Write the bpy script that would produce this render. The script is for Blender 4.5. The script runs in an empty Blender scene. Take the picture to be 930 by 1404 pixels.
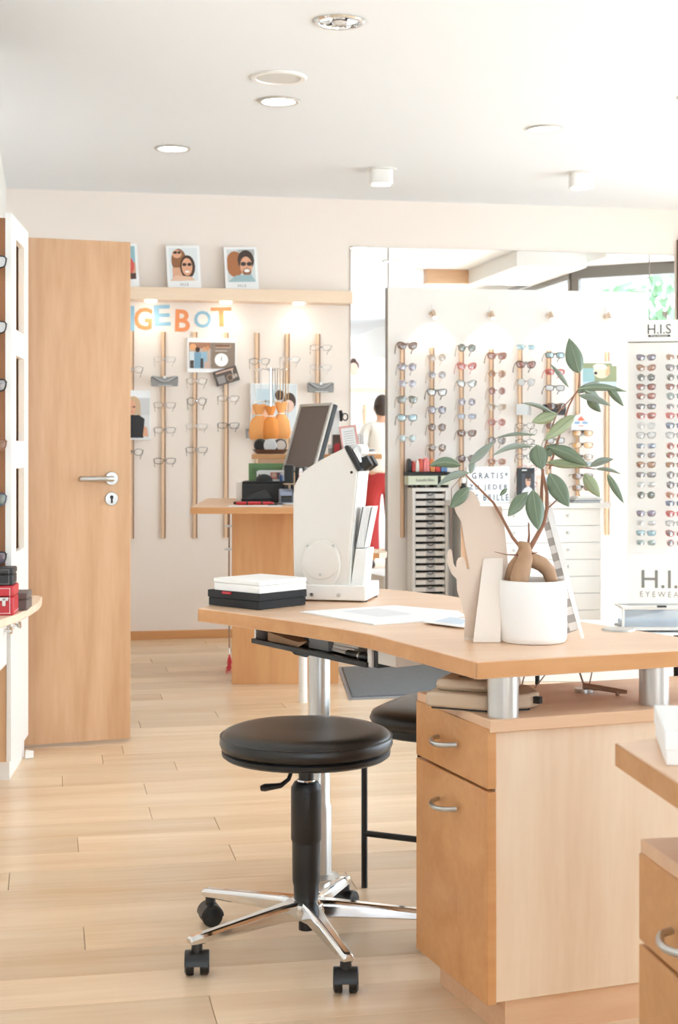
import bpy, bmesh, math, random
from mathutils import Vector, Matrix, Euler
random.seed(7)
R = math.radians
S = bpy.context.scene
COL = S.collection

# ------------------------------------------------------------------ camera, sky, sun, exposure
FPX, CX, HY, HCAM, YAW = 2050.0, 465.0, 612.0, 1.18, 11.0
cam_d = bpy.data.cameras.new('camera'); cam = bpy.data.objects.new('camera', cam_d); COL.objects.link(cam)
cam.location = (0, 0, HCAM); cam.rotation_euler = (R(90), 0, R(-YAW))
cam_d.sensor_fit = 'VERTICAL'; cam_d.sensor_height = 36.0; cam_d.sensor_width = 24.0
cam_d.lens = FPX / 1404 * 36; cam_d.shift_y = -(702 - HY) / 1404
cam_d.clip_start = 0.05; cam_d.clip_end = 300
cam_d.dof.use_dof = True; cam_d.dof.focus_distance = 3.75; cam_d.dof.aperture_fstop = 9.0
S.camera = cam
S.view_settings.view_transform = 'Standard'; S.view_settings.look = 'None'
S.view_settings.exposure = 1.17; S.view_settings.gamma = 1.0; S.view_settings.use_curve_mapping = False
S.cycles.max_bounces = 10; S.cycles.diffuse_bounces = 6; S.cycles.transparent_max_bounces = 24
S.cycles.use_denoising = True; S.cycles.caustics_reflective = False; S.cycles.caustics_refractive = False
S.cycles.sample_clamp_indirect = 6.0

W = bpy.data.worlds.new('world'); S.world = W; W.use_nodes = True
wn = W.node_tree.nodes; wl = W.node_tree.links
bg = wn['Background']
tc = wn.new('ShaderNodeTexCoord'); sep = wn.new('ShaderNodeSeparateXYZ'); rmp = wn.new('ShaderNodeValToRGB')
rmp.color_ramp.elements[0].position = 0.0; rmp.color_ramp.elements[0].color = (.80, .90, 1.0, 1)
rmp.color_ramp.elements[1].position = 0.6; rmp.color_ramp.elements[1].color = (.66, .81, 1.0, 1)
wl.new(tc.outputs['Generated'], sep.inputs[0]); wl.new(sep.outputs['Z'], rmp.inputs[0]); wl.new(rmp.outputs[0], bg.inputs[0])
bg.inputs[1].default_value = 3.6

sun_d = bpy.data.lights.new('sun', 'SUN'); sun = bpy.data.objects.new('sun', sun_d); COL.objects.link(sun)
sun_d.energy = 4.0; sun_d.angle = R(0.6); sun_d.color = (.95, .97, 1.0)
sun.rotation_euler = Vector((-1.0, 0.95, -1.5)).to_track_quat('-Z', 'Y').to_euler()
sun.location = (8, -4, 9)

def portal(name, loc, rot, w, h):
    d = bpy.data.lights.new(name, 'AREA'); d.shape = 'RECTANGLE'; d.size = w; d.size_y = h
    d.cycles.is_portal = True
    o = bpy.data.objects.new(name, d); COL.objects.link(o); o.location = loc; o.rotation_euler = rot
    return o
portal('window_portal', (4.24, 3.6, 1.35), (R(90), 0, R(90)), 6.1, 2.45)
portal('window_portal', (4.92, 7.73, 1.35), (R(90), 0, R(90)), .84, 2.45)
portal('window_portal', (4.58, 6.94, 1.35), (R(90), 0, R(90+40.6)), .85, 2.45)
portal('window_portal', (1.5, -3.42, 1.35), (R(90), 0, R(180)), 5.2, 2.45)

# ------------------------------------------------------------------ pixel helpers (photo 930x1404)
CA, SA = math.cos(R(YAW)), math.sin(R(YAW))
def cam2room(lat, d, z): return Vector((d*SA + lat*CA, d*CA - lat*SA, z))
def L(px, d, z): return cam2room((px-CX)/FPX*d, d, z)
def Pz(px, py, z):
    d = FPX*(HCAM-z)/(py-HY); return L(px, d, z)
def Py(px, py, Y):
    k = (px-CX)/FPX; d = Y/(CA - k*SA); return L(px, d, HCAM + (HY-py)/FPX*d)
CR = -R(YAW)          # z-rotation of something square to the camera

# ------------------------------------------------------------------ materials
def lin(c): c = c/255; return c/12.92 if c <= .04045 else ((c+.055)/1.055)**2.4
def C(r, g, b): return (lin(r), lin(g), lin(b), 1)
MATS = {}
def mat(name, col, rough=.5, metal=0, spec=.5, emit=None, es=0, bump=0, bscale=200, var=0, alpha=None):
    if name in MATS: return MATS[name]
    m = bpy.data.materials.new(name); m.use_nodes = True; MATS[name] = m
    n, l = m.node_tree.nodes, m.node_tree.links; b = n['Principled BSDF']
    b.inputs['Base Color'].default_value = col; b.inputs['Roughness'].default_value = rough
    b.inputs['Metallic'].default_value = metal; b.inputs['Specular IOR Level'].default_value = spec
    if emit: b.inputs['Emission Color'].default_value = emit; b.inputs['Emission Strength'].default_value = es
    if bump or var:
        t = n.new('ShaderNodeTexCoord'); ns = n.new('ShaderNodeTexNoise'); ns.inputs['Scale'].default_value = bscale
        ns.inputs['Detail'].default_value = 3; l.new(t.outputs['Object'], ns.inputs['Vector'])
        if bump:
            bp = n.new('ShaderNodeBump'); bp.inputs['Strength'].default_value = bump; bp.inputs['Distance'].default_value = .002
            l.new(ns.outputs['Fac'], bp.inputs['Height']); l.new(bp.outputs[0], b.inputs['Normal'])
        if var:
            mx = n.new('ShaderNodeMixRGB'); mx.blend_type = 'MIX'
            mx.inputs[1].default_value = tuple(c*(1-var) for c in col[:3])+(1,); mx.inputs[2].default_value = tuple(min(1, c*(1+var)) for c in col[:3])+(1,)
            l.new(ns.outputs['Fac'], mx.inputs[0]); l.new(mx.outputs[0], b.inputs['Base Color'])
    return m
def wood(name, a, b_, axis=2, rough=.42, fine=1.0, rnd=0.0, scale=1.0):
    if name in MATS: return MATS[name]
    m = bpy.data.materials.new(name); m.use_nodes = True; MATS[name] = m
    n, l = m.node_tree.nodes, m.node_tree.links; b = n['Principled BSDF']; b.inputs['Roughness'].default_value = rough
    b.inputs['Specular IOR Level'].default_value = .4
    t = n.new('ShaderNodeTexCoord'); mp = n.new('ShaderNodeMapping')
    sc = [9*scale]*3; sc[axis] = 0.9*scale; mp.inputs['Scale'].default_value = sc
    oi = n.new('ShaderNodeObjectInfo'); ad = n.new('ShaderNodeVectorMath'); ad.operation = 'MULTIPLY_ADD'
    cmb = n.new('ShaderNodeCombineXYZ'); l.new(oi.outputs['Random'], cmb.inputs[0]); l.new(oi.outputs['Random'], cmb.inputs[1])
    ad.inputs[1].default_value = (17, 23, 11); l.new(cmb.outputs[0], ad.inputs[0])
    l.new(t.outputs['Object'], ad.inputs[2]); l.new(ad.outputs[0], mp.inputs[0])
    n1 = n.new('ShaderNodeTexNoise'); n1.inputs['Scale'].default_value = 1.0; n1.inputs['Detail'].default_value = 5; n1.inputs['Distortion'].default_value = .9
    n2 = n.new('ShaderNodeTexNoise'); n2.inputs['Scale'].default_value = 9.0*fine; n2.inputs['Detail'].default_value = 3
    l.new(mp.outputs[0], n1.inputs['Vector']); l.new(mp.outputs[0], n2.inputs['Vector'])
    ma = n.new('ShaderNodeMath'); ma.operation = 'MULTIPLY_ADD'; ma.inputs[1].default_value = .35
    l.new(n2.outputs['Fac'], ma.inputs[0]); l.new(n1.outputs['Fac'], ma.inputs[2])
    rp = n.new('ShaderNodeValToRGB'); rp.color_ramp.elements[0].position = .42; rp.color_ramp.elements[0].color = a
    rp.color_ramp.elements[1].position = .92; rp.color_ramp.elements[1].color = b_
    l.new(ma.outputs[0], rp.inputs[0])
    if rnd:
        hv = n.new('ShaderNodeHueSaturation'); mr = n.new('ShaderNodeMapRange')
        mr.inputs['To Min'].default_value = 1-rnd; mr.inputs['To Max'].default_value = 1+rnd
        l.new(oi.outputs['Random'], mr.inputs[0]); l.new(mr.outputs[0], hv.inputs['Value']); l.new(rp.outputs[0], hv.inputs['Color'])
        l.new(hv.outputs[0], b.inputs['Base Color'])
    else: l.new(rp.outputs[0], b.inputs['Base Color'])
    return m
def tint(name, col, fac=.5, gloss=.12):
    """tinted lens or pane: transparent tint + body colour + a surface reflection"""
    if name in MATS: return MATS[name]
    m = bpy.data.materials.new(name); m.use_nodes = True; MATS[name] = m
    n, l = m.node_tree.nodes, m.node_tree.links; n.clear()
    out = n.new('ShaderNodeOutputMaterial'); tr = n.new('ShaderNodeBsdfTransparent'); df = n.new('ShaderNodeBsdfDiffuse'); gl = n.new('ShaderNodeBsdfGlossy')
    gl.inputs['Roughness'].default_value = .03
    tr.inputs[0].default_value = tuple(.35+.65*c for c in col[:3])+(1,) if fac < .9 else col
    df.inputs[0].default_value = col
    m1 = n.new('ShaderNodeMixShader'); m2 = n.new('ShaderNodeMixShader'); m1.inputs[0].default_value = fac; m2.inputs[0].default_value = gloss
    l.new(tr.outputs[0], m1.inputs[1]); l.new(df.outputs[0], m1.inputs[2]); l.new(m1.outputs[0], m2.inputs[1]); l.new(gl.outputs[0], m2.inputs[2]); l.new(m2.outputs[0], out.inputs[0])
    return m
def vcol():
    if 'print' in MATS: return MATS['print']
    m = mat('print', (1, 1, 1, 1), .55); n, l = m.node_tree.nodes, m.node_tree.links
    a = n.new('ShaderNodeVertexColor'); a.layer_name = 'Col'; l.new(a.outputs[0], n['Principled BSDF'].inputs['Base Color'])
    return m

M_wall = mat('wall_plaster_cream', C(239, 228, 218), .85, var=.012, bscale=60, bump=.12)
M_wallw = mat('wall_plaster_white', C(240, 237, 232), .85)
M_ceil = mat('ceiling_white', C(238, 242, 246), .9)
M_beech = wood('beech', C(212, 168, 126), C(228, 190, 150), 2)
M_beechy = wood('beech_y', C(214, 172, 132), C(230, 194, 156), 1)
M_beechx = wood('beech_x', C(216, 172, 136), C(230, 194, 160), 0)
M_pale = wood('beech_pale', C(226, 196, 166), C(238, 216, 190), 2)
M_door = wood('door_beech', C(192, 147, 107), C(216, 176, 139), 2, scale=.8)
M_front = wood('drawer_beech', C(196, 138, 86), C(214, 160, 108), 0, scale=.8)
M_floor = wood('floor_maple', C(220, 187, 152), C(237, 212, 180), 0, rough=.27, rnd=.09, scale=.6)
M_rail = wood('rail_wood', C(222, 186, 150), C(234, 202, 170), 2)
M_pelmet = wood('pelmet_maple', C(232, 205, 176), C(242, 220, 196), 0)
M_white = mat('white_lacquer', C(240, 238, 234), .35)
M_whitem = mat('white_matt', C(242, 240, 237), .75)
M_beige = mat('device_beige', C(226, 219, 210), .45)
M_steel = mat('brushed_steel', C(196, 194, 190), .32, 1)
M_chrome = mat('chrome', C(225, 225, 225), .08, 1)
M_alu = mat('aluminium', C(205, 203, 199), .3, .7)
M_black = mat('black_plastic', C(26, 25, 25), .4)
M_blackm = mat('black_metal', C(28, 27, 27), .35, .3)
M_leather = mat('black_leather', C(34, 31, 29), .31, bump=.25, bscale=420)
M_dark = mat('dark_slot', C(40, 36, 33), .8)
M_paper = mat('paper', C(244, 244, 244), .7)
M_card = mat('greyboard', C(224, 204, 186), .8)
M_cardl = mat('greyboard_light', C(236, 224, 212), .8)
M_grey = mat('grey_felt', C(150, 148, 146), .8)
M_glass = tint('window_glass', (.95, .97, .96, 1), .0, .06)
M_clear = tint('clear_lens', (.95, .95, .95, 1), .06, .06)

# ------------------------------------------------------------------ mesh builder
class MB:
    def __init__(s): s.v, s.f, s.m, s.c = [], [], [], 0
    def add(s, vs, fs):
        o = len(s.v); s.v += [tuple(v) for v in vs]; s.f += [tuple(i+o for i in f) for f in fs]; s.m += [s.c]*len(fs); return s
    def mat(s, i): s.c = i; return s
    def box(s, x0, y0, z0, x1, y1, z1):
        vs = [(x, y, z) for z in (z0, z1) for y in (y0, y1) for x in (x0, x1)]
        return s.add(vs, [(0, 2, 3, 1), (4, 5, 7, 6), (0, 1, 5, 4), (2, 6, 7, 3), (0, 4, 6, 2), (1, 3, 7, 5)])
    def obox(s, c, size, rz=0, mtx=None):
        M = mtx or Matrix.Rotation(rz, 3, 'Z'); a, b, d = (k/2 for k in size)
        vs = [Vector(c) + M @ Vector((x, y, z)) for z in (-d, d) for y in (-b, b) for x in (-a, a)]
        return s.add(vs, [(0, 2, 3, 1), (4, 5, 7, 6), (0, 1, 5, 4), (2, 6, 7, 3), (0, 4, 6, 2), (1, 3, 7, 5)])
    def tube(s, pts, r, n=8, closed=False, caps=True):
        pts = [Vector(p) for p in pts]; k = len(pts); rs = r if isinstance(r, (list, tuple)) else [r]*k
        up = None; rings = []
        for i, p in enumerate(pts):
            if closed: t = pts[(i+1) % k]-pts[i-1]
            else: t = pts[min(i+1, k-1)]-pts[max(i-1, 0)]
            t.normalize()
            if up is None:
                up = Vector((0, 0, 1)) if abs(t.z) < .9 else Vector((1, 0, 0))
            up = (up - t*up.dot(t))
            if up.length < 1e-5: up = t.orthogonal()
            up.normalize(); b = t.cross(up)
            rings.append([p + (up*math.cos(2*math.pi*j/n) + b*math.sin(2*math.pi*j/n))*rs[i] for j in range(n)])
        vs = [v for rg in rings for v in rg]; fs = []
        for i in range(k if closed else k-1):
            a, b2 = i*n, ((i+1) % k)*n
            fs += [(a+j, a+(j+1) % n, b2+(j+1) % n, b2+j) for j in range(n)]
        if caps and not closed: fs += [tuple(range(n))[::-1], tuple(range((k-1)*n, k*n))]
        return s.add(vs, fs)
    def cyl(s, p0, p1, r0, r1=None, n=20): return s.tube([p0, p1], [r0, r0 if r1 is None else r1], n)
    def lathe(s, prof, n=32, c=(0, 0, 0), axis='Z'):
        vs, fs = [], []; k = len(prof)
        for (r, z) in prof:
            for j in range(n):
                a = 2*math.pi*j/n; x, y = r*math.cos(a), r*math.sin(a)
                p = (x, y, z) if axis == 'Z' else ((x, -z, y) if axis == 'Y' else (z, x, y))
                vs.append((p[0]+c[0], p[1]+c[1], p[2]+c[2]))
        for i in range(k-1):
            fs += [(i*n+j, i*n+(j+1) % n, (i+1)*n+(j+1) % n, (i+1)*n+j) for j in range(n)]
        if prof[0][0] > 1e-6: fs.append(tuple(range(n))[::-1])
        if prof[-1][0] > 1e-6: fs.append(tuple(range((k-1)*n, k*n)))
        return s.add(vs, fs)
    def prism(s, poly, z0, z1):
        k = len(poly); vs = [(x, y, z0) for x, y in poly]+[(x, y, z1) for x, y in poly]
        return s.add(vs, [tuple(range(k))[::-1], tuple(range(k, 2*k))]+[(i, (i+1) % k, k+(i+1) % k, k+i) for i in range(k)])
    def prismy(s, poly, y0, y1):
        k = len(poly); vs = [(x, y0, z) for x, z in poly]+[(x, y1, z) for x, z in poly]
        return s.add(vs, [tuple(range(k)), tuple(range(k, 2*k))[::-1]]+[(i, (i+1) % k, k+(i+1) % k, k+i) for i in range(k)])
    def prismx(s, poly, x0, x1):
        k = len(poly); vs = [(x0, y, z) for y, z in poly]+[(x1, y, z) for y, z in poly]
        return s.add(vs, [tuple(range(k)), tuple(range(k, 2*k))[::-1]]+[(i, (i+1) % k, k+(i+1) % k, k+i) for i in range(k)])
    def ell(s, c, r, n=14, m=8):
        vs, fs = [], []
        for i in range(1, m):
            t = math.pi*i/m
            for j in range(n):
                a = 2*math.pi*j/n; vs.append((c[0]+r[0]*math.sin(t)*math.cos(a), c[1]+r[1]*math.sin(t)*math.sin(a), c[2]+r[2]*math.cos(t)))
        b, t = len(vs), len(vs)+1; vs += [(c[0], c[1], c[2]-r[2]), (c[0], c[1], c[2]+r[2])]
        for i in range(m-2): fs += [(i*n+j, (i+1)*n+j, (i+1)*n+(j+1) % n, i*n+(j+1) % n) for j in range(n)]
        fs += [(t, j, (j+1) % n) for j in range(n)]+[((m-2)*n+(j+1) % n, (m-2)*n+j, b) for j in range(n)]
        return s.add(vs, fs)
    def mesh(s, name, mats, ang=35):
        me = bpy.data.meshes.new(name); me.from_pydata(s.v, [], s.f)
        for m in (mats if isinstance(mats, (list, tuple)) else [mats]): me.materials.append(m)
        bm = bmesh.new(); bm.from_mesh(me); bmesh.ops.recalc_face_normals(bm, faces=bm.faces[:]); bm.to_mesh(me); bm.free()
        me.polygons.foreach_set('material_index', s.m)
        me.polygons.foreach_set('use_smooth', [True]*len(s.f))
        me.set_sharp_from_angle(angle=R(ang)); me.update(); return me
    def build(s, name, mats, parent=None, loc=(0, 0, 0), rz=0, bevel=0, seg=2, ang=35):
        o = bpy.data.objects.new(name, s.mesh(name, mats, ang)); COL.objects.link(o)
        if parent: o.parent = parent
        o.location = loc; o.rotation_euler = (0, 0, rz)
        if bevel: bevel_mod(o, bevel, seg)
        return o
def bevel_mod(o, w, seg=2):
    b = o.modifiers.new('bevel', 'BEVEL'); b.width = w; b.segments = seg; b.limit_method = 'ANGLE'; b.angle_limit = R(40); b.harden_normals = False
def tag(o, label, cat, group=None, kind=None):
    o['label'] = label; o['category'] = cat
    if group: o['group'] = group
    if kind: o['kind'] = kind
    return o
def thing(name, label, cat, loc=(0, 0, 0), rz=0, group=None):
    o = bpy.data.objects.new(name, None); COL.objects.link(o); o.empty_display_size = .05
    o.location = loc; o.rotation_euler = (0, 0, rz); return tag(o, label, cat, group)
def struct(o, kind='structure'): o['kind'] = kind; return o
def link(name, me, parent=None, loc=(0, 0, 0), rot=(0, 0, 0)):
    o = bpy.data.objects.new(name, me); COL.objects.link(o)
    if parent: o.parent = parent
    o.location = loc; o.rotation_euler = rot; return o
def rrect(w, h, r, n=5, cx=0, cy=0):
    pts = []
    for (sx, sy, a0) in ((1, 1, 0), (-1, 1, 90), (-1, -1, 180), (1, -1, 270)):
        for i in range(n+1):
            a = R(a0+90*i/n); pts.append((cx+sx*(w/2-r)+r*math.cos(a), cy+sy*(h/2-r)+r*math.sin(a)))
    return pts
def pic(name, w, h, shapes, parent, loc=(0, 0, 0), y=-.0012):
    """flat print facing -Y; shapes in 0..1 of w,h: ('r',x0,z0,x1,z1,c) ('e',cx,cz,rx,rz,c) ('p',[(x,z)..],c)"""
    vs, fs, cs = [], [], []
    for i, s in enumerate(shapes):
        if s[0] == 'r': pts = [(s[1], s[2]), (s[3], s[2]), (s[3], s[4]), (s[1], s[4])]
        elif s[0] == 'e': pts = [(s[1]+s[3]*math.cos(k*math.pi/8), s[2]+s[4]*math.sin(k*math.pi/8)) for k in range(16)]
        else: pts = s[1]
        o = len(vs); vs += [((min(max(a, 0), 1)-.5)*w, y-.00025*i, min(max(b, 0), 1)*h) for a, b in pts]
        fs.append(tuple(range(o, o+len(pts)))); cs.append(s[-1])
    me = bpy.data.meshes.new(name); me.from_pydata(vs, [], fs); me.materials.append(vcol())
    ca = me.color_attributes.new('Col', 'FLOAT_COLOR', 'CORNER')
    for p, c in zip(me.polygons, cs):
        for li in p.loop_indices: ca.data[li].color = c
    return link(name, me, parent, loc)
def text(s, width, loc, parent, m, name='lettering', height=None, off=0, ext=.0006, rot=(R(90), 0, 0), align='CENTER'):
    cu = bpy.data.curves.new(name, 'FONT'); cu.body = s; cu.size = 1; cu.align_x = align; cu.align_y = 'BOTTOM_BASELINE'
    cu.offset = off; cu.resolution_u = 3; o = bpy.data.objects.new(name, cu); COL.objects.link(o); cu.materials.append(m)
    bpy.context.view_layer.update(); dx, dy = o.dimensions.x, o.dimensions.y
    if width and height: o.scale = (width/dx, height/dy, 1)
    elif width: o.scale = (width/dx, width/dx, 1)
    else: o.scale = (height/dy,)*2+(1,)
    cu.extrude = ext; bpy.context.view_layer.update()
    me = bpy.data.meshes.new_from_object(o.evaluated_get(bpy.context.evaluated_depsgraph_get())); sc = o.scale.copy()
    bpy.data.objects.remove(o); bpy.data.curves.remove(cu); me.name = name; me.transform(Matrix.Diagonal((*sc, 1)))
    o = bpy.data.objects.new(name, me); COL.objects.link(o); o.location = loc; o.rotation_euler = rot
    if parent: o.parent = parent
    return o
ORD = ['top', 'second', 'third', 'fourth', 'fifth', 'sixth', 'seventh', 'eighth', 'ninth', 'tenth', 'eleventh', 'twelfth', 'thirteenth', 'fourteenth', 'fifteenth', 'sixteenth', 'seventeenth', 'eighteenth', 'nineteenth', 'twentieth']
# ------------------------------------------------------------------ room shell
YW, ZC, XR = 9.2, 2.73, 4.25
XN, YN = -.46, -3.5
def st(name, mb, mats, **k): return struct(mb.build(name, mats, **k))
fl = st('floor', MB().box(-2.2, -4.2, -.12, 5.2, YW+.1, -.014), mat('floor_base', C(150, 112, 76), .6))
# floor planks (parts of the floor): rows run along the far wall
def plank_mesh(l, w):
    b = .0012; z = 0
    vs = [(0, 0, -.014), (l, 0, -.014), (l, w, -.014), (0, w, -.014), (0, 0, z-b), (l, 0, z-b), (l, w, z-b), (0, w, z-b), (b, b, z), (l-b, b, z), (l-b, w-b, z), (b, w-b, z)]
    fs = [(4, 5, 9, 8), (5, 6, 10, 9), (6, 7, 11, 10), (7, 4, 8, 11), (8, 9, 10, 11), (0, 1, 5, 4), (1, 2, 6, 5), (2, 3, 7, 6), (3, 0, 4, 7)]
    return MB().add(vs, fs).mesh('plank', M_floor, 20)
rng = random.Random(3); PW = .172; pm = {}
y = 2.35; row = 0
while y < YW:
    w = min(PW, YW-y)-.001; x = XN - rng.uniform(0, 1.2); x0 = XN
    while x0 < 4.9:
        l = 1.55; x1 = min(x+l, 5.0)
        if x1 - x0 > .05:
            key = (round(x1-x0, 4), round(w, 4))
            if key not in pm: pm[key] = plank_mesh(x1-x0-.0013, w)
            link('plank', pm[key], fl, (x0, y, 0))
        x0 = max(x1, x0); x += l
    y += PW; row += 1
ce = st('ceiling', MB().box(-2.2, -4.2, ZC, 5.2, YW+.1, ZC+.15), M_ceil)
# far wall, left walls with the door opening, glazed right side, unseen shop front glazed for fill light
st('wall_back', MB().box(-.5, YW, 0, 5.2, YW+.15, ZC), M_wall)
st('wall_left', MB().box(-.75, 6.86, 0, -.25, YW, ZC).box(-.62, 5.1, 2.03, XN, 6.86, ZC), M_wallw)
st('wall_left_near', MB().box(-.62, YN, 0, XN, 5.93, ZC), M_wallw)
st('wall_corridor', MB().box(-1.9, 5.2, 0, -1.8, 7.6, ZC).box(-1.8, 5.2, 0, -.62, 5.3, ZC).box(-1.8, 7.5, 0, -.62, 7.6, ZC), M_wallw)
st('baseboard_back', MB().box(-.25, YW-.016, 0, 1.62, YW, .052), M_front, bevel=.003)
# right shop window: frame, mullions, panes
M_frame = mat('window_frame_grey', C(128, 122, 115), .45)
M_framel = mat('window_frame_light', C(226, 224, 220), .5)
YR = .55
w1 = struct(MB().box(XR-.04, YR, 2.555, XR+.06, 6.65, 2.65).box(XR-.04, YR, 0, XR+.06, 6.65, .10).build('window_1', M_frame, bevel=.004))
for k in range(5):
    sp_y = (6.65-YR-.06)/4; yy = YR + .03 + k*sp_y
    MB().box(XR-.03, yy-.03, .10, XR+.05, yy+.03, 2.555).build('window_post', M_frame, w1, bevel=.004)
    if k < 4: MB().box(XR+.005, yy+.03, .10, XR+.011, yy+sp_y-.03, 2.555).build('pane', M_glass, w1)
MB().box(XR-.045, YR, 2.60, XR-.04, 6.6, 2.61).build('frame_strip', M_framel, w1)
# angled bay
ba, bb = Vector((XR, 6.65, 0)), Vector((4.95, 7.25, 0)); bl = (bb-ba).length; bz = math.atan2(bb.y-ba.y, bb.x-ba.x)
w2 = struct(MB().box(0, -.04, 2.555, bl, .05, 2.65).box(0, -.04, 0, bl, .05, .1).build('window_2', M_frame, loc=ba, rz=bz, bevel=.004))
for x in (.0, bl-.06): MB().box(x, -.03, .1, x+.06, .04, 2.555).build('window_post', M_frame, w2, bevel=.004)
MB().box(.06, 0, .1, bl-.06, .006, 2.555).build('pane', M_glass, w2)
w4 = struct(MB().box(4.93, 7.25, 2.555, 5.03, 8.21, 2.65).box(4.93, 7.25, 0, 5.03, 8.21, .1).build('window_fill_right', M_frame, bevel=.004))  # unseen window added past the bay to brighten far wall and ceiling
for yy in (7.25, 8.15): MB().box(4.94, yy, .1, 5.02, yy+.06, 2.555).build('window_post', M_frame, w4, bevel=.004)
MB().box(4.975, 7.31, .1, 4.981, 8.15, 2.555).build('pane', M_glass, w4)
st('wall_right', MB().box(4.93, 7.2, 2.65, 5.1, YW+.1, ZC).box(4.93, 8.211, 0, 5.1, YW, 2.65).box(XR, YN, 2.65, 5.1, 7.4, ZC).box(XR, YN, 0, XR+.12, YR-.001, 2.65), M_wallw)
w3 = struct(MB().box(-1, YN-.06, 2.555, XR, YN+.04, 2.65).box(-1, YN-.06, 0, XR, YN+.04, .1).build('window_fill_front', M_frame, bevel=.004))  # unseen front window, added as daylight fill from behind the camera
for k in range(5):
    xx = -.97 + k*(XR+.94)/4
    MB().box(xx-.03, YN-.05, .1, xx+.03, YN+.03, 2.555).build('window_post', M_frame, w3, bevel=.004)
    if k < 4: MB().box(xx+.03, YN-.004, .1, xx+(XR+.94)/4-.03, YN+.002, 2.555).build('pane', M_glass, w3)
st('wall_front', MB().box(-1, YN-.1, 2.65, XR+.1, YN, ZC), M_wallw)
# lowered ceiling box with a wooden end board (seen in the wall mirror)
st('trim_1', MB().box(3.62, 5.72, 2.60, XR-.05, 7.1, ZC), M_wallw, bevel=.003)
st('trim_2', MB().box(3.24, 5.6, 2.605, 3.64, 5.72, ZC), M_beechx, bevel=.003)
# outside
st('ground', MB().box(-40, -45, -.2, 60, 40, -.13), mat('pavement', C(226, 224, 220), .9, var=.04, bscale=3))
M_leaf_t = mat('tree_leaf', C(120, 150, 112), .7, var=.25, bscale=2); M_bark = mat('bark', C(96, 78, 64), .9)
def tree(x, y, h, r, label):
    t = thing('garden_tree', label, 'tree', (x, y, -.13), 0, 'trees outside the shop windows')
    MB().tube([(0, 0, 0), (.05, 0, h*.3), (0, .05, h*.75)], [.14, .11, .05], 8).build('trunk', M_bark, t)
    q = random.Random(int(x*10)); m = MB()
    for i in range(900):
        a, b, rr = q.uniform(0, 6.28), math.acos(q.uniform(-1, 1)), r*q.uniform(.45, 1)**.5
        p = Vector((rr*math.sin(b)*math.cos(a), rr*math.sin(b)*math.sin(a), h*.62+rr*.95*math.cos(b)))
        M3 = Euler((q.uniform(0, 6), q.uniform(0, 6), q.uniform(0, 6))).to_matrix(); s_ = q.uniform(.12, .22)
        m.add([p+M3 @ Vector(v)*s_ for v in ((-1, 0, 0), (0, -.55, .1), (1, 0, 0), (0, .55, .1))], [(0, 1, 2, 3)])
    struct(m.build('crown', M_leaf_t, t), 'stuff')
tree(11.6, -8.6, 5.2, 2.0, 'tall leafy green tree outside the window, seen in the mirror top right')
tree(16.8, -8.2, 5.8, 2.2, 'broad leafy tree outside, farther from the shop than the other')
tree(10.8, -14.5, 5.6, 2.2, 'leafy green tree standing by the street behind the other two')

# ------------------------------------------------------------------ wall mirror
M_mirror = mat('mirror_silver', (.93, .94, .94, 1), .0, 1)
mx = [Py(480, 400, YW).x, Py(532, 400, YW).x, Py(890, 400, YW).x, Py(925, 400, YW).x]
mt = thing('wall_mirror', 'large frameless wall mirror behind the white sunglasses panel, reflecting ceiling and window', 'mirror', (mx[0], YW, .1))
for a, b in zip(mx[:-1], mx[1:]):
    MB().box(a-mx[0]+.002, -.008, 0, b-mx[0]-.002, -.001, 2.335).build('mirror_pane', M_mirror, mt, bevel=.0015, seg=1)
# white panel with rails
YP = 9.15
px0, px1 = Py(532, 500, YP).x, Py(889, 500, YP).x
pz = Py(700, 397, YP).z
panel = struct(thing('display_wall', 'tall white wall board carrying rows of sunglasses, in front of the mirror', 'wall board', (px0, YP, 0)))
MB().box(0, 0, 0, px1-px0, YW-.01-YP, pz).build('board', mat('panel_white', C(240, 234, 228), .8), panel, bevel=.003)
# picture at the right edge
pf = thing('picture_frame', 'dark wooden frame on the far wall at the very right edge', 'picture', (Py(928, 380, YW).x, YW, Py(928, 440, YW).z))
MB().box(0, -.03, 0, .03, -.001, .53).box(.37, -.03, 0, .4, -.001, .53).box(.03, -.03, .5, .37, -.001, .53).box(.03, -.03, 0, .37, -.001, .03).build('frame', mat('frame_brown', C(110, 84, 62), .5), pf)
MB().box(.03, -.012, .03, .37, -.002, .5).build('picture_sheet', M_paper, pf)

# ------------------------------------------------------------------ door
dr_free = cam2room((179-CX)/343.0, 5.98, 0); drz = R(8.86); dw = .735
hinge = dr_free - Vector((math.cos(drz), math.sin(drz), 0))*dw; hinge.z = .012
door = struct(MB().box(0, 0, 0, dw, .04, 1.985).build('door_1', M_door, loc=hinge, rz=drz, bevel=.002))
hx, hz = dw-.078, 1.04
h = MB().lathe([(0.0, 0), (.026, 0), (.027, .004), (.025, .009), (.012, .0095), (.0105, .045), (0, .045)], 28, (hx, 0, hz), 'Y')
h.tube([(hx, -.040, hz), (hx-.012, -.0475, hz), (hx-.03, -.05, hz), (hx-.115, -.05, hz), (hx-.124, -.046, hz), (hx-.127, -.03, hz)], .0105, 12)
h.build('door_handle', M_steel, door)
k = MB().lathe([(0, 0), (.026, 0), (.027, .004), (.025, .008), (0, .0085)], 28, (hx, 0, hz-.081), 'Y')
key = k.build('key_rosette', M_steel, door)
MB().lathe([(0, .0088), (.0075, .0088), (.0075, .0095), (0, .0095)], 14, (hx, 0, hz-.074), 'Y').box(hx-.0035, -.0095, hz-.098, hx+.0045, -.0088, hz-.075).build('keyhole', M_dark, key)
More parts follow.
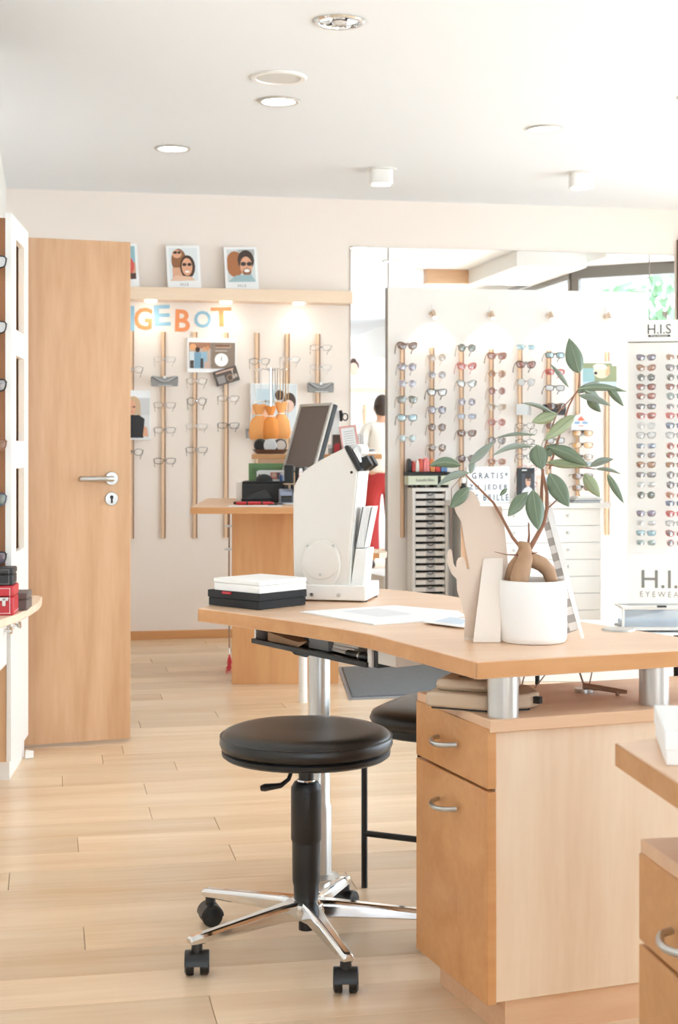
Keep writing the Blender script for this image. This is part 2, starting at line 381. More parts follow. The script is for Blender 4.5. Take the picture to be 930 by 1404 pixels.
MB().lathe([(0.011, 0), (.011, .08), (0, .08)], 10, (0, .045, 1.7)).lathe([(0.011, 0), (.011, .08), (0, .08)], 10, (0, .045, .2)).build('hinge', M_steel, door)

# ------------------------------------------------------------------ ceiling lights
M_lit = mat('lamp_lit', (1, 1, 1, 1), .5, emit=(1, .96, .9, 1), es=5.0)
M_frost = mat('lamp_frosted', C(216, 214, 210), .5)
def down(px, py, d_, kind, label, xyz=None):
    p = xyz or Pz(px, py, ZC); r = d_/2
    t = thing('ceiling_light', label, 'ceiling light', (p[0], p[1], ZC), 0, 'round recessed ceiling lights')
    MB().lathe([(r*.78, -.001), (r*.80, -.008), (r*.94, -.009), (r, -.004), (r, 0), (r*.78, 0), (r*.78, -.001)], 40).build('ring', M_chrome if kind == 'chrome' else M_white if kind == 'frost' else M_alu, t)
    if kind == 'chrome':
        MB().lathe([(r*.78, -.002), (r*.74, -.0008), (r*.6, -.0004), (r*.35, -.0003)], 40).build('reflector', M_chrome, t)
        m = MB()
        for k in range(12):
            a = k*math.pi/6; m.obox((r*.56*math.cos(a), r*.56*math.sin(a), -.004), (r*.36, .004, .006), a)
        m.build('reflector_fins', M_chrome, t); MB().ell((0, 0, -.004), (r*.3, r*.3, .005), 16, 6).build('bulb', M_frost, t)
    else:
        MB().lathe([(0, -.006), (r*.5, -.0055), (r*.79, -.003), (r*.79, -.001), (0, -.001)], 40).build('diffuser', M_lit if kind == 'lit' else M_frost, t)
down(465, 29, .19, 'chrome', 'chrome reflector ceiling downlight, nearest to the top of the picture')
down(382, 106, .24, 'frost', 'largest ceiling light, unlit, with a wide white ring and frosted disc')
down(382, 138, .19, 'lit', 'lit ceiling downlight right behind the wide unlit one')
down(237, 203, .19, 'lit', 'lit ceiling downlight above the wooden door')
down(747, 176, .18, 'lit', 'lit ceiling downlight out over the white sunglasses panel')
down(0, 0, .19, 'lit', 'lit ceiling downlight reflected in the left strip of the mirror', (3.09, 3.9, ZC))
down(0, 0, .19, 'lit', 'lit ceiling downlight reflected along the upper edge of the mirror', (2.83, 6.2, ZC))
for px, py, lb in ((523, 231, 'white square ceiling spot above the left end of the mirror'), (797, 236, 'white square ceiling spot above the right half of the mirror')):
    p = Pz(px, py+1, ZC); t = thing('ceiling_spot', lb, 'spotlight', (p.x, p.y, ZC), CR, 'white box spots below the ceiling')
    MB().lathe([(.085, -.006), (.088, -.002), (.085, 0), (0, 0), (0, -.006)], 28).build('mounting_plate', M_white, t)
    MB().prism(rrect(.13, .12, .03), -.085, -.006).build('housing', M_white, t, bevel=.004)
    MB().prism(rrect(.10, .09, .02), -.087, -.085).build('diffuser', M_lit, t)

# ------------------------------------------------------------------ pelmet, pictures and letters on the far wall
pl0, pl1 = -.25, Py(483, 400, YW-.12).x; pz1, pz0 = Py(330, 396, YW-.14).z, Py(330, 413, YW-.14).z
pe = thing('wall_pelmet', 'pale wooden pelmet board along the far wall, under the propped snapshots', 'shelf', (pl0, YW, pz0))
MB().box(0, -.14, 0, pl1-pl0, -.001, pz1-pz0).build('board', M_pelmet, pe, bevel=.002)
for i, px in enumerate((207, 310, 410)):
    p = Py(px, 411, YW-.11)
    lt = MB().lathe([(0, -.012), (.03, -.012), (.036, -.004), (.036, 0), (0, 0)], 24, (p.x-pl0, -.1, -.0005)).build('lamp', M_lit, pe)
    d = bpy.data.lights.new('pelmet_lamp', 'SPOT'); d.energy = .6; d.spot_size = R(120); d.spot_blend = .8; d.color = (1, .84, .66); d.shadow_soft_size = .03
    o = bpy.data.objects.new('pelmet_lamp_light', d); COL.objects.link(o); o.location = (p.x, YW-.1, pz0-.03); o.rotation_euler = (R(20), 0, 0)
SK, HA, HD = C(226, 170, 138), C(150, 100, 66), C(72, 50, 40)
def snap(px, py, label, shapes, tilt=3):
    p = Py(px, py, YW-.06); t = thing('snapshot_print', label, 'picture', (p.x, YW-.075, pz1), 0, 'white bordered snapshots leaning above the pelmet')
    t.rotation_euler = (R(-8), R(-tilt), 0)
    MB().box(-.102, -.002, 0, .102, .002, .27).build('sheet', M_paper, t)
    pic('print', .172, .205, shapes, t, (0, -.002, .05)); text('H.I.S', .05, (0, -.0025, .018), t, M_grey, height=.018)
bgsky = ('r', 0, 0, 1, 1, C(206, 220, 224))
snap(168, 365, 'leftmost white bordered snapshot, half hidden behind the door top', [('r', 0, 0, 1, 1, C(150, 190, 200)), ('r', 0, 0, 1, .5, C(206, 160, 130)), ('e', .75, .4, .2, .28, C(214, 90, 84)), ('r', 0, 0, 1, .18, C(90, 66, 60))], 3)
snap(253, 363, 'snapshot of two women with dark glasses, left of the laughing man', [('r', 0, 0, 1, 1, C(226, 232, 234)), ('e', .34, .62, .27, .36, HA), ('e', .28, .82, .17, .13, SK), ('r', .1, 0, .5, .4, C(222, 170, 140)), ('e', .64, .42, .27, .36, HD), ('e', .62, .42, .19, .27, SK), ('e', .53, .49, .075, .05, C(60, 48, 46)), ('e', .71, .49, .075, .05, C(60, 48, 46)), ('e', .62, .38, .02, .035, C(206, 150, 120)), ('e', .22, .86, .07, .04, C(60, 48, 44)), ('e', .36, .86, .06, .04, C(60, 48, 44)), ('e', .62, .27, .08, .03, C(250, 245, 240)), ('p', [(0, 0), (.9, 0), (.75, .12), (.2, .16)], C(232, 196, 170))], 2)
snap(332, 366, 'snapshot of a laughing man in sunglasses, rightmost of the row', [('r', 0, 0, 1, 1, C(214, 220, 220)), ('r', .4, .8, 1, 1, C(184, 186, 184)), ('e', .28, .55, .32, .4, C(170, 110, 70)), ('e', .68, .66, .3, .32, C(70, 52, 44)), ('e', .68, .48, .22, .3, SK), ('e', .7, .3, .16, .12, C(150, 104, 80)), ('e', .58, .55, .1, .065, C(58, 48, 46)), ('e', .8, .55, .1, .065, C(58, 48, 46)), ('e', .7, .44, .025, .05, C(200, 144, 116)), ('e', .7, .34, .1, .05, C(250, 246, 242)), ('p', [(0, 0), (1, 0), (.85, .22), (.3, .2)], C(160, 186, 190))], 2)
OR_, BL_ = mat('card_orange', C(236, 150, 98), .7), mat('card_blue', C(146, 188, 208), .7)
for ch, px, py, w, hgt, m, rot, lb in (('N', 171, 436, 26, 34, BL_, 0, 'blue cut-out letter N, mostly hidden by the wooden door'), ('G', 196, 436, 24, 30, OR_, 3, 'orange cut-out letter G on the wall'), ('E', 222, 432, 22, 28, BL_, -3, 'blue cut-out letter E on the wall'), ('B', 249, 439, 20, 30, OR_, 2, 'orange cut-out letter B on the wall'), ('O', 278, 437, 23, 23, BL_, 0, 'blue cut-out letter O on the wall'), ('T', 304, 434, 28, 26, OR_, -2, 'orange cut-out letter T, last of the word')):
    p = Py(px, py+hgt/2, YW); s = 1/219.0
    o = text(ch, w*s, (p.x, YW-.0012, p.z), None, m, 'wall_letter', hgt*s, off=.022, ext=.001, rot=(R(90), R(rot), 0))
    tag(o, lb, 'letter', 'cut-out letters under the pelmet')
# posters on the left wall
def poster(name, px, py, w, h, label, cat, shapes, border=.012, rz=0, Y=YW, gap=.012, board=None):
    p = Py(px, py, Y-gap); t = thing(name, label, cat, (p.x, Y-gap, p.z-h/2))
    t.rotation_euler = (0, R(rz), 0)
    MB().box(-w/2, -.001, 0, w/2, gap-.001, h).build('sheet', board or M_paper, t)
    if shapes: pic('print', w-2*border, h-2*border, shapes, t, (0, -.001, border))
    return t
BR = C(142, 124, 110)
ps = poster('wall_poster', 290.5, 487, .300, .212, 'white poster with a group photo beside a brown clock panel', 'poster', [('r', .02, .1, .48, .88, C(196, 176, 160)), ('r', .02, .7, .48, .88, C(170, 120, 92)), ('e', .1, .74, .07, .1, C(232, 170, 120)), ('e', .2, .66, .05, .08, HD), ('e', .34, .68, .035, .07, C(214, 160, 120)), ('e', .41, .7, .035, .08, C(210, 150, 110)), ('r', .03, .1, .13, .6, C(206, 216, 222)), ('r', .13, .1, .27, .58, C(120, 160, 184)), ('r', .27, .1, .4, .6, C(150, 184, 204)), ('r', .04, .1, .12, .34, C(76, 64, 60)), ('r', .26, .1, .32, .4, C(70, 66, 70)), ('r', .34, .1, .46, .3, C(206, 176, 160)), ('r', .49, .1, .99, .88, BR), ('r', .58, .72, .9, .82, C(196, 164, 140)), ('r', .57, .62, .82, .64, C(224, 214, 206)), ('e', .7, .36, .145, .2, C(250, 250, 248)), ('p', [(.69, .34), (.71, .34), (.705, .46), (.695, .46)], C(120, 110, 104))], border=.004, gap=.026)
MB().box(-.03, -.0063, .158, .06, -.0058, .170).build('title_strip', mat('print_brown', C(120, 84, 66), .7), ps, loc=(.052, 0, 0))
fy = poster('wall_flyer', 314, 515, .144, .093, 'dark brown tilted flyer below the clock poster', 'flyer', [('r', 0, 0, 1, 1, C(92, 82, 76)), ('r', .06, .08, .4, .6, C(150, 144, 140)), ('e', .62, .32, .16, .26, C(150, 122, 100)), ('e', .62, .32, .1, .17, C(96, 80, 70)), ('p', [(.74, .9), (.84, .9), (.8, .55), (.84, .2), (.72, .2), (.77, .55)], C(196, 182, 170)), ('e', .9, .36, .06, .14, C(190, 176, 160))], border=.002, rz=-17, gap=.035, board=mat('flyer_brown', C(84, 74, 68), .6))
MB().box(-.062, -.004, .074, .052, -.0036, .083).build('title_strip', mat('print_rose', C(214, 176, 160), .7), fy)
poster('wall_poster', 186, 569, .180, .300, 'poster of a blonde woman in glasses and black shirt, beside the door edge', 'poster', [('r', 0, 0, 1, 1, C(222, 222, 222)), ('r', 0, .86, 1, 1, C(240, 242, 244)), ('r', .6, .5, 1, .86, C(206, 206, 206)), ('e', .42, .7, .26, .2, C(206, 176, 140)), ('r', .55, .3, .68, .68, C(204, 178, 146)), ('e', .36, .66, .16, .15, SK), ('e', .28, .67, .06, .02, C(120, 90, 80)), ('e', .44, .67, .06, .02, C(120, 90, 80)), ('e', .36, .56, .05, .012, C(196, 120, 108)), ('r', .26, .46, .46, .56, SK), ('p', [(0, .02), (.78, .02), (.82, .42), (.62, .5), (.2, .5), (0, .4)], C(38, 36, 38)), ('p', [(.76, .06), (.96, .04), (.9, .24), (.8, .26)], SK)], border=.006, gap=.05)
poster('wall_poster', 376, 558, .290, .290, 'pale poster of a dark haired woman, behind the orange pouches', 'poster', [('r', 0, 0, 1, 1, C(222, 228, 230)), ('r', .1, .55, .5, .9, C(196, 214, 222)), ('r', 0, .0, .4, .5, C(240, 184, 150)), ('e', .62, .76, .1, .12, HD), ('e', .85, .62, .14, .2, HD), ('e', .82, .52, .13, .14, C(236, 200, 182)), ('r', .02, .18, .1, .32, C(150, 200, 222))], border=.006, gap=.05)
# ------------------------------------------------------------------ main desk
ZT, ZU = .757, .722
front_px = [(272, 834), (311, 838.5), (357, 845), (421, 854.5), (470, 862), (509, 869.5), (578, 887.5), (654, 907.5)]
desk_poly = [Pz(x, y, ZT) for x, y in front_px] + [Pz(930, 891.5, ZT), Pz(1010, 886, ZT), Pz(1000, 880, ZT), Pz(930, 873, ZT), Pz(801, 853, ZT), Pz(700, 830, ZT), Pz(613.5, 816.5, ZT), Pz(560.6, 810.3, ZT), Pz(517, 806.6, ZT), Pz(440, 807, ZT), Pz(330, 818, ZT)]
desk = thing('consulting_desk', 'curved beech desk holding the plant and white boxes', 'desk', (.3, 3.4, 0))
def dl(p): return (p.x-.3, p.y-3.4)
MB().prism([dl(p) for p in desk_poly], ZU, ZT).build('desktop', wood('desk_top_beech', C(226, 184, 148), C(238, 204, 172), 0, rough=.3), desk, bevel=.002)
# edge band, slightly darker
q = [dl(p) for p in desk_poly]; eb = MB()
for a, b in zip(q, q[1:]+q[:1]):
    a, b = Vector(a), Vector(b); nn = Vector((b.y-a.y, -(b.x-a.x))).normalized()*.0012
    eb.add([(a.x+nn.x, a.y+nn.y, ZU+.002), (b.x+nn.x, b.y+nn.y, ZU+.002), (b.x+nn.x, b.y+nn.y, ZT-.002), (a.x+nn.x, a.y+nn.y, ZT-.002)], [(0, 1, 2, 3)])
eb.build('edge_band', M_front, desk)
p = L(438, 4.07, 0)
MB().lathe([(.055, 0), (.055, .012), (.034, .02), (.034, .2), (.0295, .215), (.0295, ZU)], 28, (p.x-.3, p.y-3.4, 0)).build('leg', M_alu, desk)
for px, d, r in ((737, 3.85, .006), (929, 3.62, .009)):
    p = L(px, d, 0); MB().cyl((p.x-.3, p.y-3.4, 0), (p.x-.3, p.y-3.4, ZU), r, n=10).build('leg', M_blackm, desk)
for px, py in ((690, 988), (897, 971)):
    p = Pz(px, py-6, .64); MB().lathe([(.031, .64), (.031, ZU)], 32, (p.x-.3, p.y-3.4, 0)).build('post', M_alu, desk)
gp = Pz(848, 864, ZT); gl_ = MB().lathe([(0, ZT), (.038, ZT), (.036, ZT+.004), (.012, ZT+.005), (0, ZT+.005)], 32, (gp.x-.3, gp.y-3.4, 0)).build('cable_cover', M_steel, desk)
# pencil tray under the desk edge
a, b = Pz(350, 880, .672), Pz(508, 914, .672); tz = math.atan2(b.y-a.y, b.x-a.x); tl = (b-a).length
tr = thing('pencil_tray', 'black pull-out pencil tray hanging under the curved desk edge', 'tray', (a.x, a.y, .672), tz)
MB().box(0, 0, 0, tl, .24, .004).box(0, -.012, -.002, tl, .003, .010).box(0, .236, 0, tl, .24, .045).build('tray_floor', M_blackm, tr, bevel=.001)
MB().box(-.004, 0, 0, .004, .24, .049).box(.004, .18, .03, tl, .24, .049).build('side_panel', M_alu, tr)
MB().box(tl-.004, -.005, 0, tl+.012, .24, .049).build('side_panel', M_beige, tr)
MB().box(tl+.014, .0, .0, tl+.03, .2, .049).build('rail', M_black, tr)
MB().box(tl+.03, .0, .01, tl+.10, .2, .049).build('rail_box', M_beige, tr, bevel=.002)
tt = thing('folded_paper', 'brown folded paper bag lying in the black tray', 'paper', tr.matrix_basis @ Vector((.03, .02, .005)), tz)
MB().prismy([(0, 0), (.15, 0), (.19, .018), (.15, .012), (.08, .016), (.0, .022)], 0, .16).build('sheet', mat('kraft', C(196, 160, 124), .8), tt)
tb = thing('letter_bundle', 'bundle of cream envelopes in the black tray', 'paper', tr.matrix_basis @ Vector((tl*.60, .03, .005)), tz)
for k in range(4): MB().obox((.05+.006*k, .06, .008+.009*k), (.10, .12, .007), R(5*k-8)).build('envelope', M_cardl, tb)
tx = thing('marker_pen', 'thick black marker lying at the right end of the tray', 'pen', tr.matrix_basis @ Vector((tl*.78, .015, .016)), tz)
MB().lathe([(0, 0), (.009, .001), (.01, .05), (.0105, .052), (.0105, .085), (.004, .09), (0, .09)], 14, axis='X').build('barrel', M_black, tx)
MB().lathe([(.0107, .052), (.0107, .058), (.0107, .0585)], 14, axis='X').build('ring', M_steel, tx)
bx = thing('grey_tray_box', 'small grey box in the middle of the pencil tray', 'box', tr.matrix_basis @ Vector((tl*.40, .03, .005)), tz)
MB().box(0, 0, 0, .09, .1, .038).build('body', M_grey, bx, bevel=.003); MB().box(-.05, 0.02, 0, -.001, .1, .03).build('flap', M_black, bx)
cb = L(405, 3.95, 0); cable = MB().tube([(L(388, 3.95, .70)), L(393, 3.95, .655), L(405, 3.96, .632), L(420, 3.98, .622), L(430, 4.02, .628), L(438, 4.10, .65), L(452, 4.11, .655)], .0042, 8).build('power_cable', M_black)
tag(cable, 'thick black cable looping below the pencil tray', 'cable')

# ------------------------------------------------------------------ pedestals
HM = M_steel
def handle(par, x, y, z, l=.096):
    m = MB(); n = 12; pts = []
    for i in range(n+1):
        t = i/n; pts.append((x-.006-.03*math.sin(math.pi*t)**.45, y+l*(.5-t), z-.004*math.sin(math.pi*t)))
    m.tube(pts, .0052, 10); 
    return m.build('handle', HM, par)
def pedestal(name, label, corner, rz, w, length, fronts, ztop=.64, zp=.075, split=(.50, .497)):
    t = thing(name, label, 'drawer cabinet', (corner[0], corner[1], 0), rz)
    MB().box(.02, .012, zp, length, w-.012, ztop-.028).build('body', M_pale, t, bevel=.0015)
    MB().box(.0, -.004, ztop-.026, length+.004, w+.004, ztop).build('top', M_beechx, t, bevel=.002)
    MB().box(.045, .02, 0, length-.02, w-.02, zp).build('plinth', M_beechx, t)
    for (z0, z1, hz) in fronts:
        f = MB().box(-.004, .0, z0, .016, w, z1).build('drawer_front', M_front, t, bevel=.0018)
        handle(f, -.004, w*.5, hz)
    return t
C1 = L(671, 2.95, 0)
pedestal('drawer_pedestal', 'beech drawer pedestal under the desk end with the plant', (C1.x, C1.y), R(9), .36, .86, [(.503, .622, .567), (.076, .497, .435)])
C2 = L(871, 2.054, 0)
pedestal('drawer_pedestal', 'blurred beech drawer pedestal in the bottom right corner', (C2.x-.0, C2.y-.36), R(-1.5), .36, .7, [(.503, .622, .557), (.076, .497, .425)])
# second desk, bottom right
dp = [Pz(845, 1018, ZT), Pz(930, 1072.5, ZT), Pz(1010, 1150, ZT), Pz(1200, 1200, ZT), Pz(1250, 1010, ZT), Pz(899, 1011, ZT)]
o_ = dp[0]; d2 = thing('near_desk', 'blurred beech desk corner at the lower right edge', 'desk', (o_.x, o_.y, 0))
MB().prism([(p.x-o_.x, p.y-o_.y) for p in dp], ZU, ZT).build('desktop', MATS['desk_top_beech'], d2, bevel=.002)
eb = MB(); q = [Vector((p.x-o_.x, p.y-o_.y)) for p in dp]
for a, b in zip(q, q[1:]+q[:1]):
    nn = Vector((b.y-a.y, -(b.x-a.x))).normalized()*.0012
    eb.add([(a.x+nn.x, a.y+nn.y, ZU+.002), (b.x+nn.x, b.y+nn.y, ZU+.002), (b.x+nn.x, b.y+nn.y, ZT-.002), (a.x+nn.x, a.y+nn.y, ZT-.002)], [(0, 1, 2, 3)])
eb.build('edge_band', M_front, d2)
for px, d in ((1010, 2.0), (1120, 1.75)):
    p = L(px, d, 0); MB().lathe([(.031, .64), (.031, ZU)], 28, (p.x-o_.x, p.y-o_.y, 0)).build('post', M_alu, d2)
wb = Pz(899, 1010, ZT)
b = thing('white_box', 'white carton on the blurred desk at the right edge', 'box', (wb.x, wb.y, ZT), CR-R(8))
MB().box(0, -.2, 0, .26, .0, .043).build('carton', M_whitem, b, bevel=.002); MB().box(-.002, -.202, .02, .262, .002, .046).build('lid', M_whitem, b, bevel=.002)

# ------------------------------------------------------------------ stools
sp = L(420, 3.516, 0)
stl = thing('swivel_stool', 'black round swivel stool with chrome five-star base on casters', 'stool', sp, CR)
MB().lathe([(0, .512), (.08, .514), (.15, .517), (.178, .516), (.193, .510), (.202, .499), (.204, .485), (.199, .473), (.19, .47), (0, .47)], 56).build('cushion', M_leather, stl, ang=50)
MB().tube([(.2015*math.cos(k*math.pi/28), .2015*math.sin(k*math.pi/28), .5015) for k in range(56)], .0022, 6, True).build('seam', M_leather, stl)
MB().lathe([(0, .47), (.194, .47), (.199, .466), (.198, .458), (.19, .452), (.06, .446), (0, .446)], 48).build('seat_plate', M_black, stl)
MB().lathe([(.018, .37), (.018, .45)], 20).build('gas_spring', M_black, stl)
MB().lathe([(.012, .392), (.022, .394), (.022, .398), (.012, .40)], 20).build('collar', M_chrome, stl)
MB().lathe([(.02, .394), (.028, .392), (.0355, .380), (.036, .374), (.036, .258), (.0345, .254), (.0335, .25)], 32).build('cover_upper', M_black, stl)
MB().lathe([(.0335, .256), (.0325, .16), (.0318, .155), (.030, .148), (.0285, .105)], 32).build('cover_lower', M_black, stl)
MB().tube([(-.02, -.01, .45), (-.028, -.02, .44), (-.04, -.035, .405), (-.058, -.042, .392), (-.095, -.05, .389), (-.105, -.05, .387)], [.005, .005, .005, .006, .009, .006], 8).build('lever', M_black, stl)
MB().lathe([(.0, .07), (.03, .07), (.045, .078), (.05, .095), (.046, .112), (.034, .118), (0, .118)], 32).build('hub', M_chrome, stl)
MB().cyl((0, 0, .045), (0, 0, .07), .018).build('spring_tail', M_black, stl)
def caster(par, x, y, ang, zt):
    c = MB(); ca, sa = math.cos(ang), math.sin(ang)
    ax = Vector((-sa, ca, 0))
    for s_ in (-1, 1):
        p = Vector((x, y, .0255)); c.tube([p+ax*s_*.007, p+ax*s_*.009, p+ax*s_*.024, p+ax*s_*.0275], [.0235, .0255, .0255, .020], 22)
    o = c.build('caster', M_black, par)
    h_ = MB(); n = 12; vs = []
    for s_ in (-1, -.93, .93, 1):
        r_ = .0285 if abs(s_) < 1 else .0265
        for i in range(n+1):
            t = math.pi*i/n; q_ = Vector((x, y, .026))+ax*s_*.0275+Vector((ca, sa, 0))*r_*math.cos(t)+Vector((0, 0, 1))*r_*math.sin(t); vs.append(q_)
        vs.append(Vector((x, y, .026))+ax*s_*.0275)
    k = n+2
    h_.add(vs, [tuple(range(k))]+[tuple(range(3*k, 4*k))[::-1]]+[(r_*k+i, r_*k+(i+1) % k, (r_+1)*k+(i+1) % k, (r_+1)*k+i) for r_ in range(3) for i in range(k)])
    h_.tube([(x, y, .045), (x, y, zt)], [.0135, .012], 14)
    h_.build('fork', M_black, o); return o
for k in range(5):
    a = R(-72+72*k); ca, sa = math.cos(a), math.sin(a); Rr = .305
    m = MB(); secs = [(.03, .026, .118, .075), (.07, .020, .115, .078), (.16, .016, .105, .074), (.26, .0145, .094, .070), (.305, .0145, .090, .069), (.318, .012, .086, .071)]
    vs = []
    for (r, hw, z1, z0) in secs:
        for (u, z) in ((-hw, z0), (hw, z0), (hw, z1-.008), (hw*.62, z1), (-hw*.62, z1), (-hw, z1-.008)):
            vs.append((r*ca-u*sa, r*sa+u*ca, z))
    fs = []
    for i in range(len(secs)-1):
        fs += [(i*6+j, i*6+(j+1) % 6, (i+1)*6+(j+1) % 6, (i+1)*6+j) for j in range(6)]
    fs += [tuple(range(6))[::-1], tuple(range((len(secs)-1)*6, len(secs)*6))]
    lg = m.add(vs, fs).build('leg', M_chrome, stl, bevel=.003, ang=30)
    caster(lg, (Rr-.008)*ca, (Rr-.008)*sa, R((-90, 35, 60, 18, -86)[k]), .072)
# visitor stool behind
c2, s2_ = math.cos(R(-25)), math.sin(R(-25)); hw2 = .2
s2p = cam2room(.068+c2*hw2-s2_*hw2-.0, 4.0+s2_*hw2+c2*hw2, 0)
s2 = thing('visitor_stool', 'black four-legged stool with padded seat behind the drawer pedestal', 'stool', s2p, CR+R(-25))
def sring(r, z, n=40): return [(r*math.copysign(abs(math.cos(t))**.62, math.cos(t)), r*math.copysign(abs(math.sin(t))**.62, math.sin(t)), z) for t in [2*math.pi*k/n for k in range(n)]]
def stack(rs, n=40):
    m = MB(); v = [p for r, z in rs for p in sring(r, z, n)]
    return m.add(v, [(i*n+j, i*n+(j+1) % n, (i+1)*n+(j+1) % n, (i+1)*n+j) for i in range(len(rs)-1) for j in range(n)]+[tuple(range(n))[::-1], tuple(range((len(rs)-1)*n, len(rs)*n))])
stack([(.21, .424), (.222, .432), (.228, .446), (.222, .462), (.20, .473), (.15, .480), (.06, .483), (.001, .483)]).build('cushion', M_leather, s2, ang=50)
stack([(.20, .400), (.205, .404), (.205, .4235)]).build('seat_plate', M_black, s2)
lgp = [(-hw2, -hw2), (hw2, -hw2), (hw2, hw2), (-hw2, hw2)]
for x, y in lgp: MB().tube([(x*.8, y*.8, .41), (x*.97, y*.97, .40), (x, y, .38), (x, y, 0)], .0085, 10).build('leg', M_blackm, s2)
for i in (0, 2):
    a, b = lgp[i], lgp[(i+1) % 4]; MB().cyl((a[0], a[1], .145), (b[0], b[1], .145), .0085, n=10).build('stretcher', M_blackm, s2)

# ------------------------------------------------------------------ floor mat
mc = [Pz(463, 915.5, 0), Pz(479, 960, 0), Pz(700, 951, 0), Pz(690, 906, 0)]
mo = mc[0]; ml = [(p.x-mo.x, p.y-mo.y) for p in mc]; cx_ = sum(a for a, b in ml)/4; cy_ = sum(b for a, b in ml)/4
fm = thing('floor_mat', 'grey ribbed entrance mat with dark flat edge on the floor', 'mat', (mo.x, mo.y, 0))
MB().prism(ml, .0005, .005).build('rubber_edge', mat('mat_edge', C(150, 150, 152), .8), fm)
MB().prism([(cx_+(a-cx_)*.95, cy_+(b-cy_)*.92) for a, b in ml], .005, .010).build('pile', mat('mat_pile', C(112, 116, 120), .95, var=.35, bscale=160, bump=.8), fm)
MB().prism([(cx_+(a-cx_)*.958, cy_+(b-cy_)*.93) for a, b in ml], .005, .0062).build('border_line', mat('mat_line', C(92, 94, 98), .9), fm)

# ------------------------------------------------------------------ left shelf tower
tw = thing('shelf_tower', 'white slotted shelf tower with beech back at the left edge', 'cabinet', (-.128, 5.373, 0), R(-6.1))
TL, ZL = .49, .61
m = MB(); ys = (.13, .36); zs = [(.80, 1.10), (1.20, 1.507), (1.60, 1.924)]
m.box(-.021, 0, ZL, 0, ys[0], 2.0).box(-.021, ys[1], ZL, 0, TL, 2.0)
zz = [ZL]+[z for ab in zs for z in ab]+[2.0]
for a, b in zip(zz[::2], zz[1::2]): m.box(-.021, ys[0], a, 0, ys[1], b)
m.build('slotted_panel', M_white, tw)
MB().box(-.055, .06, ZL, -.045, TL-.02, 1.965).build('inner_panel', M_beech, tw)
M_bback = wood('beech_dark', C(150, 98, 60), C(176, 122, 80), 2)
MB().box(-.31, .02, ZL, -.022, .036, 1.985).build('back_panel', M_bback, tw)
MB().box(-.31, TL-.016, ZL, -.022, TL, 1.985).build('end_panel', M_beech, tw)
MB().box(-.31, .036, 1.97, -.022, TL-.016, 1.985).build('cover_panel', M_beech, tw)
MB().box(-.3, .01, .07, -.02, TL-.004, ZL-.03).build('carcass', M_beech, tw)
MB().box(-.28, .04, 0, -.012, TL-.03, .07).build('plinth', M_white, tw)
dd = MB().box(-.018, .0, .073, 0, TL, ZL-.032).build('door', M_white, tw, bevel=.002)
kn = MB().lathe([(.006, 0), (.006, .012), (.013, .018), (.013, .026), (0, .028)], 18, (0, .06, .545), 'X').build('knob', M_chrome, dd)
MB().prism([(0.0, -.0), (.03, .012), (.0, .03)], .002, .03).build('door_stop', M_white, tw, loc=(.0, TL-.10, 0))
# drawer beside, nearer
dw_ = MB().box(-.26, -.40, .42, -.012, -.03, ZL-.032).build('drawer', M_white, tw, bevel=.002)
dw_.rotation_euler = (0, 0, R(0))
MB().lathe([(.006, 0), (.006, .012), (.013, .018), (.013, .026), (0, .028)], 18, (-.012, -.09, .545), 'X').build('knob', M_chrome, dw_)
MB().box(-.26, -.4, 0, -.03, -.385, .42).build('leg_panel', M_beech, tw)
lp = [(-.30, -.9), (-.19, -.75), (-.065, -.55), (.0, -.36), (.042, -.16), (.062, .04), (.07, .22), (.066, .34), (.058, .44), (.04, .485), (.015, .5), (-.30, .5)]
MB().prism(lp, ZL-.03, ZL-.002).build('ledge', M_pelmet, tw, bevel=.004)
def twp(x, y, z): return Matrix.Translation((-.128, 5.373, 0)) @ Matrix.Rotation(R(-6.1), 4, 'Z') @ Vector((x, y, z))
def casebox(name, label, x0, y0, x1, y1, z0, hgt, m, stitch=None, rz=0):
    p = twp((x0+x1)/2, (y0+y1)/2, z0); t = thing(name, label, 'case', p, R(-6.1)+rz); a, b = (x1-x0)/2, (y1-y0)/2
    MB().box(-a, -b, 0, a, b, hgt*.62).build('body', m, t, bevel=.005)
    MB().box(-a-.001, -b-.001, hgt*.64, a+.001, b+.001, hgt).build('lid', m, t, bevel=.005)
    if stitch:
        s_ = MB()
        for z in (hgt*.08, hgt*.92): s_.tube([(-a+.01, -b-.002, z), (a-.01, -b-.002, z)], .0008, 4)
        s_.tube([(a-.012, -b-.002, hgt*.08), (a-.012, -b-.002, hgt*.92)], .0008, 4)
        s_.tube([(a+.0005, -b+.01, hgt*.1), (a+.0005, b-.01, hgt*.1)], .0008, 4)
        s_.build('stitching', stitch, t)
    return t
M_red = mat('red_leatherette', C(196, 52, 60), .45)
rc = casebox('glasses_case', 'red leatherette case with white stitching and chrome clasp on the ledge', -.20, -.20, .033, -.065, ZL-.002, .10, M_red, M_paper)
MB().obox((.085, -.0695, .056), (.03, .006, .012)).obox((.085, -.0705, .046), (.012, .004, .028)).build('clasp', M_chrome, rc, bevel=.001)
casebox('glasses_case', 'brown grey case standing behind the red one', -.0+.004, -.055, .062, .08, ZL-.002, .062, mat('taupe', C(110, 96, 90), .6))
casebox('glasses_case', 'black stitched case lying on top of the red one', -.20, -.185, .028, -.07, ZL+.0985, .058, mat('black_leatherette', C(40, 42, 46), .5), M_grey)
